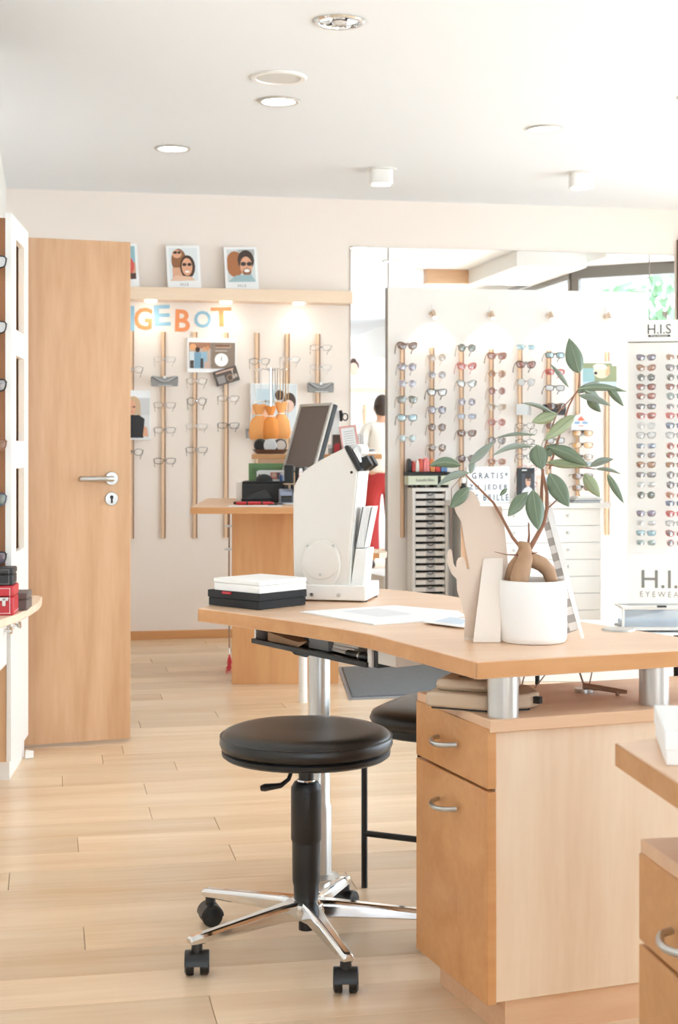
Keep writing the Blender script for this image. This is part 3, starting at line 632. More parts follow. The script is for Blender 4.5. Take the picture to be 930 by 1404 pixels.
# ------------------------------------------------------------------ white vision tester on the desk
vp = Pz(463, 824, ZT)
vt = thing('vision_tester', 'beige and white tabletop eye testing device with round cover on the desk', 'eye tester', (vp.x, vp.y, ZT), CR-R(13))
k_ = 1/497.0; PXT = (1/math.cos(R(13)))
def vx(px): return (px-463)*k_*PXT
def vz(py): return (824-py)*k_
sil = [(403, 800), (402, 740), (402, 679), (403.5, 668), (409.6, 655.7), (415, 650), (422.7, 643), (439, 632.6), (458.8, 622.5), (471, 616.5), (474.5, 617), (490, 647.5), (484, 712), (480, 752), (478, 804), (440, 806)]
TH = .135
MB().prismy([(vx(x), vz(y)) for x, y in sil], .0, TH).build('body', M_beige, vt, bevel=.004)
fr = [(vx(490)+.0005, vz(648)), (vx(484)+.0005, vz(712)), (vx(480)+.0005, vz(752)), (vx(478)+.0005, vz(804))]
MB().prismy([(x, z) for x, z in fr]+[(x+.003, z) for x, z in fr[::-1]], .003, TH-.003).build('front_plate', M_white, vt)
MB().prism(rrect(vx(503)-vx(403)+.004, TH+.05, .006, cx=(vx(403)+vx(503))/2, cy=TH/2), .004, .045).build('base', M_white, vt, bevel=.003)
m = MB()
for x in (vx(408), vx(498)):
    for y_ in (.0, TH): m.cyl((x, y_, 0), (x, y_, .005), .011, n=14)
m.build('rubber_feet', M_black, vt)
cc = (vx(441.5), vz(774)); rw, rh = .0545, .067
MB().prismy([(cc[0]+rw*math.copysign(abs(math.cos(t))**.85, math.cos(t)), cc[1]+rh*math.copysign(abs(math.sin(t))**.95, math.sin(t))) for t in [k*math.pi/24 for k in range(48)]], -.015, 0).build('round_cover', M_beige, vt, bevel=.003)
MB().lathe([(0, .015), (.050, .015), (.0515, .0165), (.050, .0195), (0, .0195)], 44, (cc[0], 0, cc[1]+.010), 'Y').build('cover_disc', M_beige, vt)
for dx, dz, y0 in ((-.036, .05, .015), (.036, .052, .015), (.0, -.0275, .0195), (.004, -.060, .015)): MB().lathe([(0, y0), (.004, y0), (.0036, y0+.0018), (0, y0+.002)], 12, (cc[0]+dx, 0, cc[1]+dz), 'Y').build('screw', M_steel, vt)
for x in (vx(431), vx(467)): MB().lathe([(0, 0), (.0055, 0), (.005, .0025), (0, .003)], 14, (x, -.025, vz(815)), 'Y').build('screw', M_steel, vt)
MB().lathe([(0, 0), (.004, 0), (.004, .001), (0, .001)], 12, (vx(482), -.0002, vz(649)), 'Y').build('hole', M_dark, vt)
a1, a2 = Vector((vx(473), 0, vz(616))), Vector((vx(491), 0, vz(648))); dn = Vector((a2.z-a1.z, 0, -(a2.x-a1.x))).normalized()*-1
if dn.x < 0: dn = -dn
hd = MB()
pl = [(a1.x, a1.z), (a2.x, a2.z), (a2.x+dn.x*.012, a2.z+dn.z*.012), (a1.x+dn.x*.012, a1.z+dn.z*.012)]
MB().prismy(pl, -.004, TH+.004).build('head_frame', M_black, vt, bevel=.001)
am = (a1*.85+a2*.15)+dn*.012
MB().prismy([(am.x, am.z), ((a1*.25+a2*.75).x+dn.x*.012, (a1*.25+a2*.75).z+dn.z*.012), ((a1*.25+a2*.75).x+dn.x*.02, (a1*.25+a2*.75).z+dn.z*.02), (am.x+dn.x*.02, am.z+dn.z*.02)], .012, TH-.012).build('viewer_plate', M_chrome, vt, bevel=.002)
m = MB()
for y_ in (.035, .10):
    p = a1*.18+a2*.82+dn*.012; m.tube([Vector((p.x, y_, p.z)), Vector((p.x, y_, p.z))+dn*.026], [.02, .017], 18)
m.build('eyepiece', M_black, vt)
p = a1*.75+a2*.25+dn*.02
MB().tube([Vector((p.x, .02, p.z)), Vector((p.x, TH-.02, p.z))], .017, 20).build('forehead_rest', M_white, vt)
MB().prismy([(vx(479), vz(805)), (vx(486.5), vz(753)), (vx(502), vz(753)), (vx(497), vz(805))], .012, .105).build('leaflet_pocket', M_white, vt, bevel=.002)
lf = thing('leaflet_stack', 'grey printed leaflets standing in the pocket of the eye testing device', 'leaflet', vt.matrix_basis @ Vector((vx(492), .06, vz(752)+.0005)), CR-R(13))
m = MB()
for i in range(5): m.prismy([(-.012+.0042*i, -.0), (-.0085+.0042*i, 0), (.012+.0042*i, .112), (.0085+.0042*i, .112)], -.04, .035)
m.build('sheet', M_paper, lf)
MB().prismy([(-.015, .0), (-.0125, 0), (.0082, .112), (.0055, .112)], -.041, .033).build('cover', mat('leaflet_dark', C(92, 92, 96), .5), lf)
MB().prismy([(.0095, .0), (.0115, 0), (.0345, .113), (.0325, .113)], -.041, .033).build('cover', mat('leaflet_grey', C(206, 208, 206), .5), lf)

# ------------------------------------------------------------------ boxes and papers on the desk
bc, bl_, br_ = Pz(355, 837, ZT), Pz(281, 830, ZT), Pz(421, 829.5, ZT)
ang = math.atan2(br_.y-bc.y, br_.x-bc.x)
bb_ = thing('black_box', 'flat black felt box with red pull tab under the white box', 'box', (bc.x, bc.y, ZT), ang)
lw, ll = (br_-bc).length, (bl_-bc).length
M_felt = mat('black_felt', C(44, 44, 46), .9, bump=.3, bscale=500)
MB().box(.002, .002, .0005, lw-.002, ll-.002, .022).build('tray', M_felt, bb_, bevel=.002)
MB().box(0, 0, .0225, lw, ll, .042).build('lid', M_felt, bb_, bevel=.002)
MB().box(-.006, ll*.52, .035, .0, ll*.52+.032, .041).build('pull_tab', M_red, bb_, bevel=.001)
wbx = thing('white_box', 'flat white carton lying on the black felt box', 'box', bb_.matrix_basis @ Vector((0, 0, .042)), ang)
MB().box(.004, .002, .0002, lw-.001, ll-.022, .020).build('tray', M_whitem, wbx, bevel=.0015)
MB().box(.003, .001, .0205, lw, ll-.021, .032).build('lid', M_whitem, wbx, bevel=.0015)
def sheet(name, label, pts, z, th, m, shapes=None):
    P_ = [Pz(x, y, z) for x, y in pts]; o0 = P_[0]; t = thing(name, label, 'paper', (o0.x, o0.y, z))
    MB().prism([(p.x-o0.x, p.y-o0.y) for p in P_], .0004, th).build('sheet', m, t)
    if shapes:
        for (mm, pp, nm) in shapes:
            Q = [Pz(x, y, z+th) for x, y in pp]; MB().prism([(p.x-o0.x, p.y-o0.y) for p in Q], th, th+.0004).build(nm, mm, t)
    return t
M_lblue = mat('print_pale_blue', C(206, 220, 234), .5); M_lgrey = mat('print_pale_grey', C(226, 226, 228), .5)
sheet('desk_pad', 'large white paper pad lying flat on the beech desk', [(412, 840), (513, 857.5), (582, 853), (640, 846), (628, 839), (541, 831.5)], ZT, .0035, M_paper, [(M_lgrey, [(470, 838), (520, 846), (566, 842), (520, 834)], 'print')])
sheet('brochure', 'white brochure with pale blue print beside the cardboard figure', [(580, 853.5), (637, 861), (645, 850), (600, 845)], ZT+.0042, .002, M_paper, [(M_lblue, [(596, 852), (634, 856.5), (640, 850), (618, 846)], 'print')])

# ------------------------------------------------------------------ plant in white pot
pp = Pz(731, 879, ZT); PD = (pp - cam.location); DP = pp.x*SA+pp.y*CA     # camera depth of the pot
pl_ = thing('potted_ficus', 'ginseng ficus with thick bare roots in a white cylindrical pot', 'plant', (pp.x, pp.y, ZT), CR)
r = .0735
MB().lathe([(0, .001), (r-.004, .001), (r-.001, .005), (r, .012), (r, .130), (r-.001, .1335), (r-.006, .134), (r-.008, .131), (r-.008, .113), (0, .113)], 64).build('pot', mat('ceramic_white', C(240, 238, 235), .55), pl_)
MB().lathe([(0, .119), (.03, .120), (.066, .115), (.066, .112), (0, .112)], 32).build('soil', mat('soil', C(90, 72, 58), .95, bump=.8, bscale=120), pl_)
def lp_(px, py, dd=0):     # photo point on the plant, dd metres behind (+) or before the pot axis -> plant local
    d = DP+dd; return Vector(((px-731)/FPX*d + (731-CX)/FPX*dd, dd, HCAM+(HY-py)/FPX*d-ZT))
M_root = mat('ficus_bark', C(176, 138, 106), .7, var=.2, bscale=40, bump=.35)
def zp(x, y): return (580+x/3.0533, 440+y/3.0522)
m = MB()
m.tube([lp_(*zp(*p), dd) for p, dd in (((360, 1135), .03), ((360, 1085), .03), ((378, 1040), .026), ((405, 1000), .014), ((424, 962), 0.002), ((428, 928), 0))], [.014, .016, .016, .014, .0135, .0125], 14)
m.tube([lp_(*zp(*p), dd) for p, dd in (((402, 1135), -.024), ((405, 1080), -.022), ((417, 1030), -.016), ((430, 990), -.006), ((430, 955), -.002), ((424, 940), -.001), ((426, 926), 0))], [.017, .0205, .019, .0165, .0125, .0145, .0125], 14)
m.tube([lp_(*zp(*p), dd) for p, dd in (((432, 975), .0), ((462, 1002), 0.006), ((498, 1018), .012), ((527, 1048), .012), ((541, 1090), .01), ((552, 1135), .008))], [.012, .0165, .0165, .0155, .0135, .0155], 14)
m.build('root_trunk', M_root, pl_, ang=80)
M_twig = mat('ficus_twig', C(150, 104, 80), .7)
def twig(pts, r0, r1):
    n = len(pts); MB().tube([lp_(*zp(*p), dd) for p, dd in pts], [r0+(r1-r0)*i/(n-1) for i in range(n)], 8).build('branch', M_twig, pl_)
twig([((418, 958), 0), ((375, 905), 0), ((330, 820), .0), ((295, 760), 0), ((235, 700), .01), ((190, 655), .015), ((165, 625), .02)], .0036, .0016)
twig([((440, 945), 0), ((445, 900), 0), ((443, 845), -.01)], .003, .0015)
twig([((445, 958), 0), ((478, 900), 0), ((505, 850), 0), ((520, 785), 0), ((520, 720), -.005), ((505, 650), -.01), ((490, 560), -.01)], .0055, .0026)
twig([((496, 780), .02), ((498, 700), .02), ((503, 620), .02)], .004, .003)
twig([((530, 620), .0), ((560, 520), .01), ((585, 440), .01), ((610, 360), .01), ((635, 310), .01), ((650, 290), .01)], .0026, .0016)
twig([((500, 560), 0), ((560, 390), 0), ((630, 315), .01)], .0018, .0012)
twig([((650, 290), .01), ((655, 250), .01), ((656, 215), .01)], .0014, .001)
twig([((516, 790), 0), ((545, 765), 0), ((562, 748), 0)], .0018, .0012)
twig([((500, 600), 0), ((600, 610), 0), ((680, 615), 0), ((720, 620), 0)], .0018, .0012)
twig([((405, 980), 0), ((350, 978), -.02), ((300, 966), -.03)], .0018, .0006); twig([((455, 975), -.01), ((480, 968), -.03)], .0014, .0006)
twig([((165, 650), .015), ((120, 700), .03), ((120, 860), .03), ((118, 960), .03)], .0009, .0006)
M_lf = mat('ficus_leaf', C(112, 128, 104), .32, var=.12, bscale=14); M_lf2 = mat('ficus_leaf_pale', C(158, 168, 130), .4, var=.06, bscale=14); M_lf3 = mat('ficus_leaf_grey', C(146, 156, 146), .3, var=.08, bscale=14)
M_vein = mat('leaf_vein', C(146, 158, 128), .5)
def leaf(b, t, w, dd0=0, dd1=0, m_=None, sag=.0, fold=.35, asym=.0):
    B, T = lp_(*zp(*b), dd0), lp_(*zp(*t), dd1); ax = T-B; ln = ax.length; ax.normalize()
    view = Vector((0, 1, 0)); side = ax.cross(view).normalized(); nor = side.cross(ax).normalized(); w = w/3.053/633/2
    if nor.y > 0: nor = -nor
    n = 9; vs = []; 
    for i in range(n+1):
        u = i/n; hw = w*(math.sin(math.pi*u**.85)**.8)*(1-.12*u) if 0 < u < 1 else .0003
        c = B+ax*ln*u + Vector((0, 0, 1))*sag*ln*math.sin(math.pi*u)
        up = fold*hw
        for s_, o in ((-1, up*1.0), (-.5, up*.35), (0, 0), (.5, up*.35), (1, up*1.0)):
            vs.append(c+side*hw*s_*(1+asym*s_)+nor*(-o))
    fs = [(i*5+j, i*5+j+1, (i+1)*5+j+1, (i+1)*5+j) for i in range(n) for j in range(4)]
    o_ = MB().add(vs, fs).build('leaf', m_ or M_lf, pl_, ang=180)
    sd = o_.modifiers.new('thickness', 'SOLIDIFY'); sd.thickness = .0006
    MB().tube([B+ax*ln*u+Vector((0, 0, 1))*sag*ln*math.sin(math.pi*u)+nor*.0008 for u in (0, .25, .5, .75, .95)], [.0011, .001, .0008, .0006, .0003], 5).build('midrib', M_vein, o_)
for args in [((655, 220), (612, 72), 78, .01, .02), ((610, 278), (532, 178), 22, .01, .03, M_lf3, .06, .9),
             ((560, 396), (412, 344), 20, .0, -.03, M_lf3, .08, .9), ((565, 388), (456, 424), 52, .0, -.03, M_lf2), ((640, 394), (508, 500), 56, .0, -.04, M_lf2),
             ((648, 284), (856, 296), 34, .0, .06, M_lf, .05), ((770, 268), (842, 358), 36, .04, .05), ((652, 310), (788, 356), 34, 0, -.05, M_lf3, .05), ((690, 318), (746, 382), 46, .03, .04), ((642, 300), (745, 250), 34, .02, .06, M_lf3), ((680, 290), (740, 320), 40, .01, .04),
             ((460, 526), (288, 566), 26, -.01, -.05, M_lf3, .10), ((470, 478), (296, 494), 16, .02, .03, M_lf3, .07), ((478, 518), (498, 622), 84, -.02, -.03, M_lf), ((530, 528), (690, 604), 62, -.01, -.03, M_lf, .05), ((505, 560), (570, 515), 50, .01, .03, M_lf),
             ((520, 592), (690, 606), 40, .0, -.02, M_lf2), ((700, 608), (800, 578), 34, .01, .0, M_lf3, .06), ((722, 620), (832, 642), 18, .0, -.02, M_lf3, .08), ((772, 640), (842, 764), 34, 0, -.01), ((676, 640), (742, 738), 56, .0, -.01, M_lf2),
             ((528, 636), (612, 778), 82, -.02, -.05), ((460, 706), (484, 876), 82, -.03, -.07), ((440, 716), (356, 818), 58, -.02, -.06),
             ((160, 605), (26, 606), 48, .02, .0, M_lf, .10), ((196, 636), (58, 694), 34, .02, -.02, M_lf3, .10), ((196, 696), (114, 784), 56, .01, -.02), ((196, 598), (302, 502), 40, .02, .05, M_lf3), ((200, 640), (215, 560), 30, .02, .03, M_lf3), ((352, 702), (322, 732), 20, 0, .0)]:
    leaf(*args)

# ------------------------------------------------------------------ cardboard figure and standing card behind the plant
cs = L(640, DP+.02, ZT); k_ = (DP+.02)/FPX
cf = thing('cardboard_figure', 'beige back of a cut-out cardboard figure with raised hand, left of the plant', 'display', (cs.x, cs.y, ZT), CR)
def cx_(p): return ((p[0]-640)*k_, (880-p[1])*k_)
out = [(637, 876.5), (637, 873), (638, 850), (632.7, 828.7), (627, 812.6), (626.3, 796.6), (619.4, 789.5), (614, 775), (612.8, 768), (614.5, 758), (617, 755.5), (620, 757.5), (620.8, 764), (622, 775), (625.6, 781), (626.5, 772), (628.5, 768), (632.5, 766.2), (636.8, 768), (639, 775), (640, 782), (644, 783.5), (638.5, 755), (632.7, 718), (625.6, 706), (622.6, 697), (625, 688), (631, 682), (637, 677), (643.4, 673.8), (650.5, 678), (657.6, 690), (659, 696.6), (688, 697), (692, 725), (696, 765), (698, 798), (683, 801), (683, 876.5)]
MB().prismy([cx_(p) for p in out], 0, .003).build('figure_sheet', M_card, cf)
MB().prismy([cx_(p) for p in [(632.5, 718), (637, 722), (646, 790), (632.5, 766)]], .004, .006).build('back_layer', mat('card_brown', C(226, 186, 150), .8), cf)
MB().prismy([cx_(p) for p in [(637, 876.5), (683, 876.5), (683, 880), (637, 880)]], -.008, .012).build('foot', M_cardl, cf)
MB().add([(cx_((663, 768))[0], -.002, cx_((0, 768))[1]), (cx_((690, 768))[0], -.002, cx_((0, 768))[1]), (cx_((683, 884))[0], -.05, .0015), (cx_((646, 886))[0], -.05, .0015),
          (cx_((663, 768))[0], .001, cx_((0, 768))[1]), (cx_((690, 768))[0], .001, cx_((0, 768))[1]), (cx_((683, 884))[0], -.047, .0005), (cx_((646, 886))[0], -.047, .0005)],
         [(0, 1, 2, 3), (4, 5, 6, 7), (0, 1, 5, 4), (1, 2, 6, 5), (2, 3, 7, 6), (3, 0, 4, 7)]).build('strut', M_cardl, cf)
# tilted card with grey bars, edge-on, right of the pot
ca_ = L(772, DP+.03, ZT)
cd = thing('striped_card', 'narrow leaning card with grey printed bars, right of the white pot', 'display', (ca_.x, ca_.y, ZT), CR)
kk = (DP+.03)/FPX
def cz(p): return ((p[0]-772)*kk, (880-p[1])*kk)
def slabq(p0, p1, p2, p3, y0, y1, m, name):
    MB().prismy([cz(p0), cz(p1), cz(p2), cz(p3)], y0, y1).build(name, m, cd)
slabq((747, 695), (755, 690), (802, 879), (797, 879), -.0, .004, M_whitem, 'card_edge')
M_bar = mat('bar_grey', C(168, 160, 152), .7); M_bar2 = mat('bar_light', C(226, 220, 214), .7)
def edge(t, off): return (749+ (797-749)*t-off, 697+(879-697)*t)
for i in range(15):
    t0, t1 = .06+i*.058, .06+(i+1)*.058
    w0 = 9 + 2*(i > 6)
    slabq(edge(t0, 0), edge(t1, 0), (edge(t1, 0)[0]-w0, edge(t1, 0)[1]+3), (edge(t0, 0)[0]-w0, edge(t0, 0)[1]+3), .005, .007, M_bar if i % 2 else M_bar2, 'printed_bar')
for (y0, y1, mm) in ((848, 853, M_bar), (853, 863, M_bar2), (863, 870, M_bar)):
    slabq((775, y0+3), (790, y0-2), (792, y1-2), (775, y1+4), .008, .01, mm, 'printed_bar')

# ------------------------------------------------------------------ beige machine and cables on the pedestal
mp = Pz(662, 968, .64)
ph = thing('card_machine', 'beige boxy desktop machine lying on the pedestal under the desk', 'machine', (mp.x, mp.y, .6405), CR-R(12))
M_putty = mat('putty_plastic', C(196, 172, 146), .5)
MB().prism([(-.112, -.055), (.02, -.085), (.10, -.04), (.118, .0), (.09, .085), (-.09, .09)], .004, .034).build('body', M_putty, ph, bevel=.006)
MB().prism([(-.095, -.035), (.01, -.055), (.075, -.02), (.075, .06), (-.08, .07)], .034, .058).build('upper_body', M_putty, ph, bevel=.010)
MB().prism([(-.10, -.05), (.02, -.075), (.10, -.03), (.08, .07), (-.08, .075)], .0, .005).build('underside', M_black, ph)
MB().prism(rrect(.07, .05, .02, cx=.015, cy=-.005), .058, .062).build('paper_cover', mat('putty_light', C(226, 214, 198), .5), ph, bevel=.001)
MB().box(-.05, .0, .0582, -.02, .006, .0590).build('vent_slot', M_dark, ph)
MB().obox((.109, -.02, .02), (.012, .03, .014), R(65)).build('socket', M_dark, ph)
MB().tube([(.0, -.079, .018), (.05, -.066, .042)], .0022, 6).build('seam', mat('putty_dark', C(150, 124, 98), .6), ph)
cbp = Pz(822, 951, .64)
M_cab = mat('cable_brown', C(150, 116, 92), .6)
c1 = thing('cable_plug', 'brown cable plug on thin leads hanging onto the pedestal top', 'cable', (cbp.x, cbp.y, .6405), CR)
MB().tube([(-.03, .02, .012), (.0, 0, .012), (.04, -.02, .008), (.056, -.025, .007)], [.008, .006, .0055, .004], 10).build('plug', M_cab, c1)
MB().tube([(-.055, .03, ZU-.641), (-.045, .025, .06), (-.03, .02, .014)], .0022, 6).build('lead', M_cab, c1)
MB().tube([(-.005, .02, ZU-.641), (-.012, .015, .05), (-.02, .015, .014)], .0014, 6).build('lead', M_cab, c1)
MB().cyl((.036, -.02, .0), (.036, -.02, .008), .004, n=8).build('pin', M_cab, c1)
MB().cyl((-.03, .02, .0), (-.03, .02, .008), .02, n=18).build('grommet', M_steel, c1)
cb2 = MB().tube([L(714, 3.25, .652), L(722, 3.26, .694), L(735, 3.28, .688), L(748, 3.3, .684), L(752, 3.3, .682)], .0016, 6).tube([L(757, 3.3, .690), L(748, 3.3, .676), L(740, 3.3, .660), L(733, 3.3, .645)], .0014, 6).build('thin_cable', M_cab)
tag(cb2, 'thin reddish cable beside the beige machine, in front of the dark desk leg', 'cable')
# ------------------------------------------------------------------ reception counter
c0 = L(318, 7.42, 0); crz = R(-9.5)
ct = thing('reception_counter', 'beech reception counter with overhanging top, behind the vision tester', 'counter', (c0.x, c0.y, 0), crz)
ZK = .9
MB().box(0, 0, 0, .53, .02, ZK-.03).box(0, .02, 0, .02, .62, ZK-.03).box(.51, .02, 0, .53, .62, ZK-.03).build('front_panel', wood('counter_beech', C(206, 150, 98), C(222, 172, 120), 2), ct, bevel=.0015)
MB().box(-.165, -.56, ZK-.03, .62, .66, ZK).build('counter_top', M_beechx, ct, bevel=.003)
MB().box(-.165, -.562, ZK-.029, .62, -.56, ZK-.001).build('edge_band', M_front, ct)
lpx = L(415.5, 6.9, 0)
ml_ = ct.matrix_basis.inverted() @ lpx
MB().lathe([(.02, 0), (.02, ZK-.03)], 20, (ml_.x, ml_.y, 0)).build('leg', M_white, ct)
MB().box(.12, .50, ZK, .60, .52, 1.115).build('riser_panel', M_pelmet, ct)
MB().box(.09, .26, 1.115, .76, .56, 1.14).build('upper_shelf', M_beechx, ct, bevel=.002)
MB().box(.09, .258, 1.116, .76, .26, 1.139).build('edge_band', M_front, ct)
ld = thing('side_table', 'low beech table with rounded end, behind the vision tester', 'table', ct.matrix_basis @ Vector((.34, 1.0, 0)), crz)
MB().prism([(0, -.3), (.43, -.3), (.47, -.27), (.478, -.2), (.47, -.1), (.40, .1), (.25, .25), (0, .3)], .57, .60).build('table_top', M_pelmet, ld, bevel=.003)
MB().box(.0, -.3015, .571, .43, -.3, .599).build('edge_band', M_front, ld)
for x, y in ((.06, -.2), (.36, -.2), (.12, .2)): MB().cyl((x, y, 0), (x, y, .57), .02, n=14).build('leg', M_alu, ld)
# cable with clips and red tassel along the counter side
cc_ = MB().tube([(-.012, .0, .86), (-.014, .0, .5), (-.012, .0, .13)], .004, 6).build('counter_cable', M_cab, loc=ct.location, rz=crz); tag(cc_, 'thin brown cable running down the left edge of the counter front', 'cable')
for z in (.78, .665):
    b = MB().box(-.035, -.012, 0, 0, -.001, .010).build('cable_clip', M_steel, cc_, loc=(0, 0, z))
ts = thing('red_tassel', 'small red tassel hanging at the bottom left edge of the counter', 'tassel', ct.matrix_basis @ Vector((-.012, -.008, .05)), crz)
MB().tube([(0, 0, .10), (0, 0, .13)], .003, 6).build('cord', M_paper, ts)
m = MB(); q = random.Random(5)
for i in range(14): m.tube([(0, 0, .10), (q.uniform(-.012, .012), q.uniform(-.008, .004), .06), (q.uniform(-.018, .012), q.uniform(-.008, .006), q.uniform(.0, .03))], .0022, 5)
m.build('threads', M_red, ts)

def on(px, d, z): return L(px, d, z)
# --- things on the counter top
p = on(350, 7.0, ZK); sh = thing('paper_sheet', 'white paper sheet on the counter in front of the pens', 'paper', (p.x, p.y, ZK), CR)
MB().obox((.0, 0, .001), (.25, .12, .001), R(4)).build('sheet', M_paper, sh)
def pen(px, d, z, ln, rz, m_, label, r=.008):
    p = on(px, d, z); t = thing('thick_pen', label, 'pen', (p.x, p.y, z+r), CR+R(rz), 'pens on the counter')
    MB().lathe([(0, -ln/2), (r*.7, -ln/2), (r, -ln/2+.01), (r, ln/2-.02), (r*.5, ln/2), (0, ln/2)], 12, axis='X').build('barrel', m_, t)
    MB().lathe([(r*1.08, .0), (r*1.08, .008), (r*1.05, .0085)], 12, axis='X').box(0, r*.9, -.002, ln*.35, r*1.3, .002).build('clip', M_black, t); return t
pen(338, 7.10, ZK+.0016, .10, -4, M_red, 'red thick pen nearest to the counter front edge'); pen(358, 7.16, ZK, .12, 6, M_red, 'second red pen, behind the first one'); pen(336, 7.18, ZK, .11, 1, M_black, 'black thick pen lying beside the red pens')
p = on(352, 7.24, ZK); sp_ = thing('black_stapler', 'black stapler leaning against the black box on the counter', 'stapler', (p.x, p.y, ZK), CR+R(4))
MB().prismy([(-.075, 0), (.07, 0), (.075, .006), (-.07, .012)], -.018, .018).build('base', M_black, sp_, bevel=.003)
MB().prismy([(-.076, .017), (-.07, .03), (.035, .068), (.055, .06), (.08, .03), (.06, .022)], -.016, .016).build('arm', M_black, sp_, bevel=.005)
MB().prismy([(-.072, .0125), (-.072, .017), (.06, .022), (.07, .006)], -.012, .012).build('hinge', M_blackm, sp_)
p = on(364, 7.42, ZK); ob = thing('storage_box', 'long black box with tan end on the counter', 'box', (p.x, p.y, ZK), CR)
MB().box(-.115, 0, 0, .12, .22, .098).build('body', M_black, ob, bevel=.003); MB().box(-.145, .004, 0, -.116, .216, .102).build('end_panel', M_beige, ob, bevel=.002); MB().box(-.115, -.001, .099, .12, .221, .106).build('lid', M_black, ob, bevel=.002)
def bxz(px, d, z0): return on(px, d, z0)
p = bxz(362, 7.47, ZK+.106); ms = thing('computer_mouse', 'black computer mouse on top of the long black box', 'mouse', (p.x, p.y, p.z), CR)
m = MB().ell((0, 0, 0), (.045, .028, .036), 18, 10); m.v = [(a, b, max(c, 0)) for a, b, c in m.v]; m.build('shell', M_black, ms, ang=60)
MB().cyl((-.024, -.002, .031), (-.024, .002, .031), .006, n=10).build('wheel', M_grey, ms)
p = bxz(368, 7.6, ZK+.106); gb = thing('green_folder', 'green folder with dark spine text standing behind the mouse', 'folder', (p.x-.0, p.y, p.z), CR)
M_green = mat('folder_green', C(112, 150, 100), .6)
MB().box(-.10, 0, 0, .12, .004, .088).box(-.10, .022, 0, .12, .026, .085).build('cover', M_green, gb, bevel=.001); MB().box(-.098, .004, .002, .118, .022, .08).build('pages', M_paper, gb)
m = MB(); q = random.Random(2)
for i in range(22): m.box(-.08+i*.0085, -.0006, .02+q.uniform(0, .012), -.0775+i*.0085, 0, .066)
m.build('print_lines', mat('ink_green', C(70, 92, 66), .7), gb)
p = bxz(371, 7.53, ZK+.106); wc = thing('white_cards', 'white cards with a red picture in front of the green folder', 'card', (p.x, p.y, p.z), CR)
MB().box(-.07, 0, 0, .075, .003, .05).box(-.06, .006, 0, .08, .009, .054).build('sheet', M_paper, wc)
pic('print', .06, .035, [('r', 0, 0, 1, 1, C(206, 130, 120)), ('e', .3, .6, .2, .3, C(226, 190, 170)), ('r', .55, 0, .75, 1, C(96, 96, 110)), ('r', .8, 0, 1, 1, C(120, 150, 190))], wc, (.03, 0, .008))
p = bxz(386, 7.5, ZK+.106); bt = thing('blue_bottle', 'tiny blue bottle beside the white cards', 'bottle', (p.x, p.y, p.z), CR)
MB().lathe([(0, 0), (.009, 0), (.0095, .004), (.0095, .022), (.004, .028), (.004, .032)], 14).build('bottle_body', mat('blue_plastic', C(60, 90, 150), .3), bt); MB().lathe([(0, .040), (.005, .040), (.005, .032), (0, .032)], 12).build('cap', M_white, bt)
p = on(392, 7.2, ZK); cr_ = thing('card_reader', 'silver blue card terminal on the counter beside the scissors', 'card reader', (p.x, p.y, ZK), CR+R(6))
M_sblue = mat('silver_blue', C(150, 158, 178), .35, .2)
MB().prismx([(-.04, 0), (-.04, .028), (-.02, .06), (.03, .078), (.06, .03), (.06, 0)], -.032, .034).build('body', M_sblue, cr_, bevel=.008)
MB().prismx([(-.0425, .012), (-.0425, .034), (-.034, .044), (-.030, .036)], -.026, .028).build('display', M_black, cr_); MB().box(-.036, -.05, 0, .038, .065, .008).build('base', M_beige, cr_, bevel=.002)
MB().obox((.02, .03, .098), (.05, .06, .006), R(10)).cyl((.02, .03, .07), (.02, .03, .097), .006, n=8).build('receipt_flap', M_putty, cr_)
p = on(378, 7.08, ZK); sc = thing('scissors', 'scissors with dark oval handles on the counter', 'scissors', (p.x, p.y, ZK), CR)
for s_ in (-1, 1): MB().tube([(s_*.014+.02*math.cos(a), .004*s_+.014*math.sin(a), .006+.003*s_) for a in [k*math.pi/8 for k in range(16)]], .0035, 6, True).build('grip', mat('grip_dark', C(62, 50, 48), .4), sc)
MB().tube([(.0, .0, .006), (.03, .05, .004), (.06, .10, .003)], [.004, .005, .001], 6).build('blade', M_steel, sc)
# --- monitor
p = on(420, 7.45, ZK); mo_ = thing('computer_monitor', 'grey framed flat monitor tilted back on the counter, screen facing left', 'monitor', (p.x, p.y, ZK), CR-R(62))
MB().lathe([(0, 0), (.075, 0), (.075, .008), (.03, .016), (0, .016)], 28, (0, .06, 0)).build('stand_foot', M_black, mo_)
MB().tube([(0, .07, .014), (0, .075, .12), (0, .055, .22)], [.028, .024, .022], 12).build('stand_neck', M_black, mo_)
tilt = Matrix.Translation((0, 0, .325)) @ Matrix.Rotation(R(-17), 4, 'X')
def tb(m): m.v = [tuple(tilt @ Vector(v)) for v in m.v]; return m
M_bez = mat('bezel_silver', C(186, 180, 172), .4)
tb(MB().box(-.175, 0, -.175, .175, .012, -.153).box(-.175, 0, .163, .175, .012, .178).box(-.175, 0, -.153, -.158, .012, .163).box(.158, 0, -.153, .175, .012, .163)).build('bezel', M_bez, mo_, bevel=.002)
M_scr = mat('screen_dark', C(92, 74, 66), .25)
tb(MB().box(-.158, .006, -.153, .158, .011, .163)).build('screen', M_scr, mo_)
tb(MB().box(-.174, .012, -.173, .174, .040, .176)).build('back_cover', M_black, mo_, bevel=.006)
tb(MB().prism(rrect(.22, .03, .01, cx=0, cy=.05), -.08, .08)).build('back_bulge', M_black, mo_, bevel=.004)
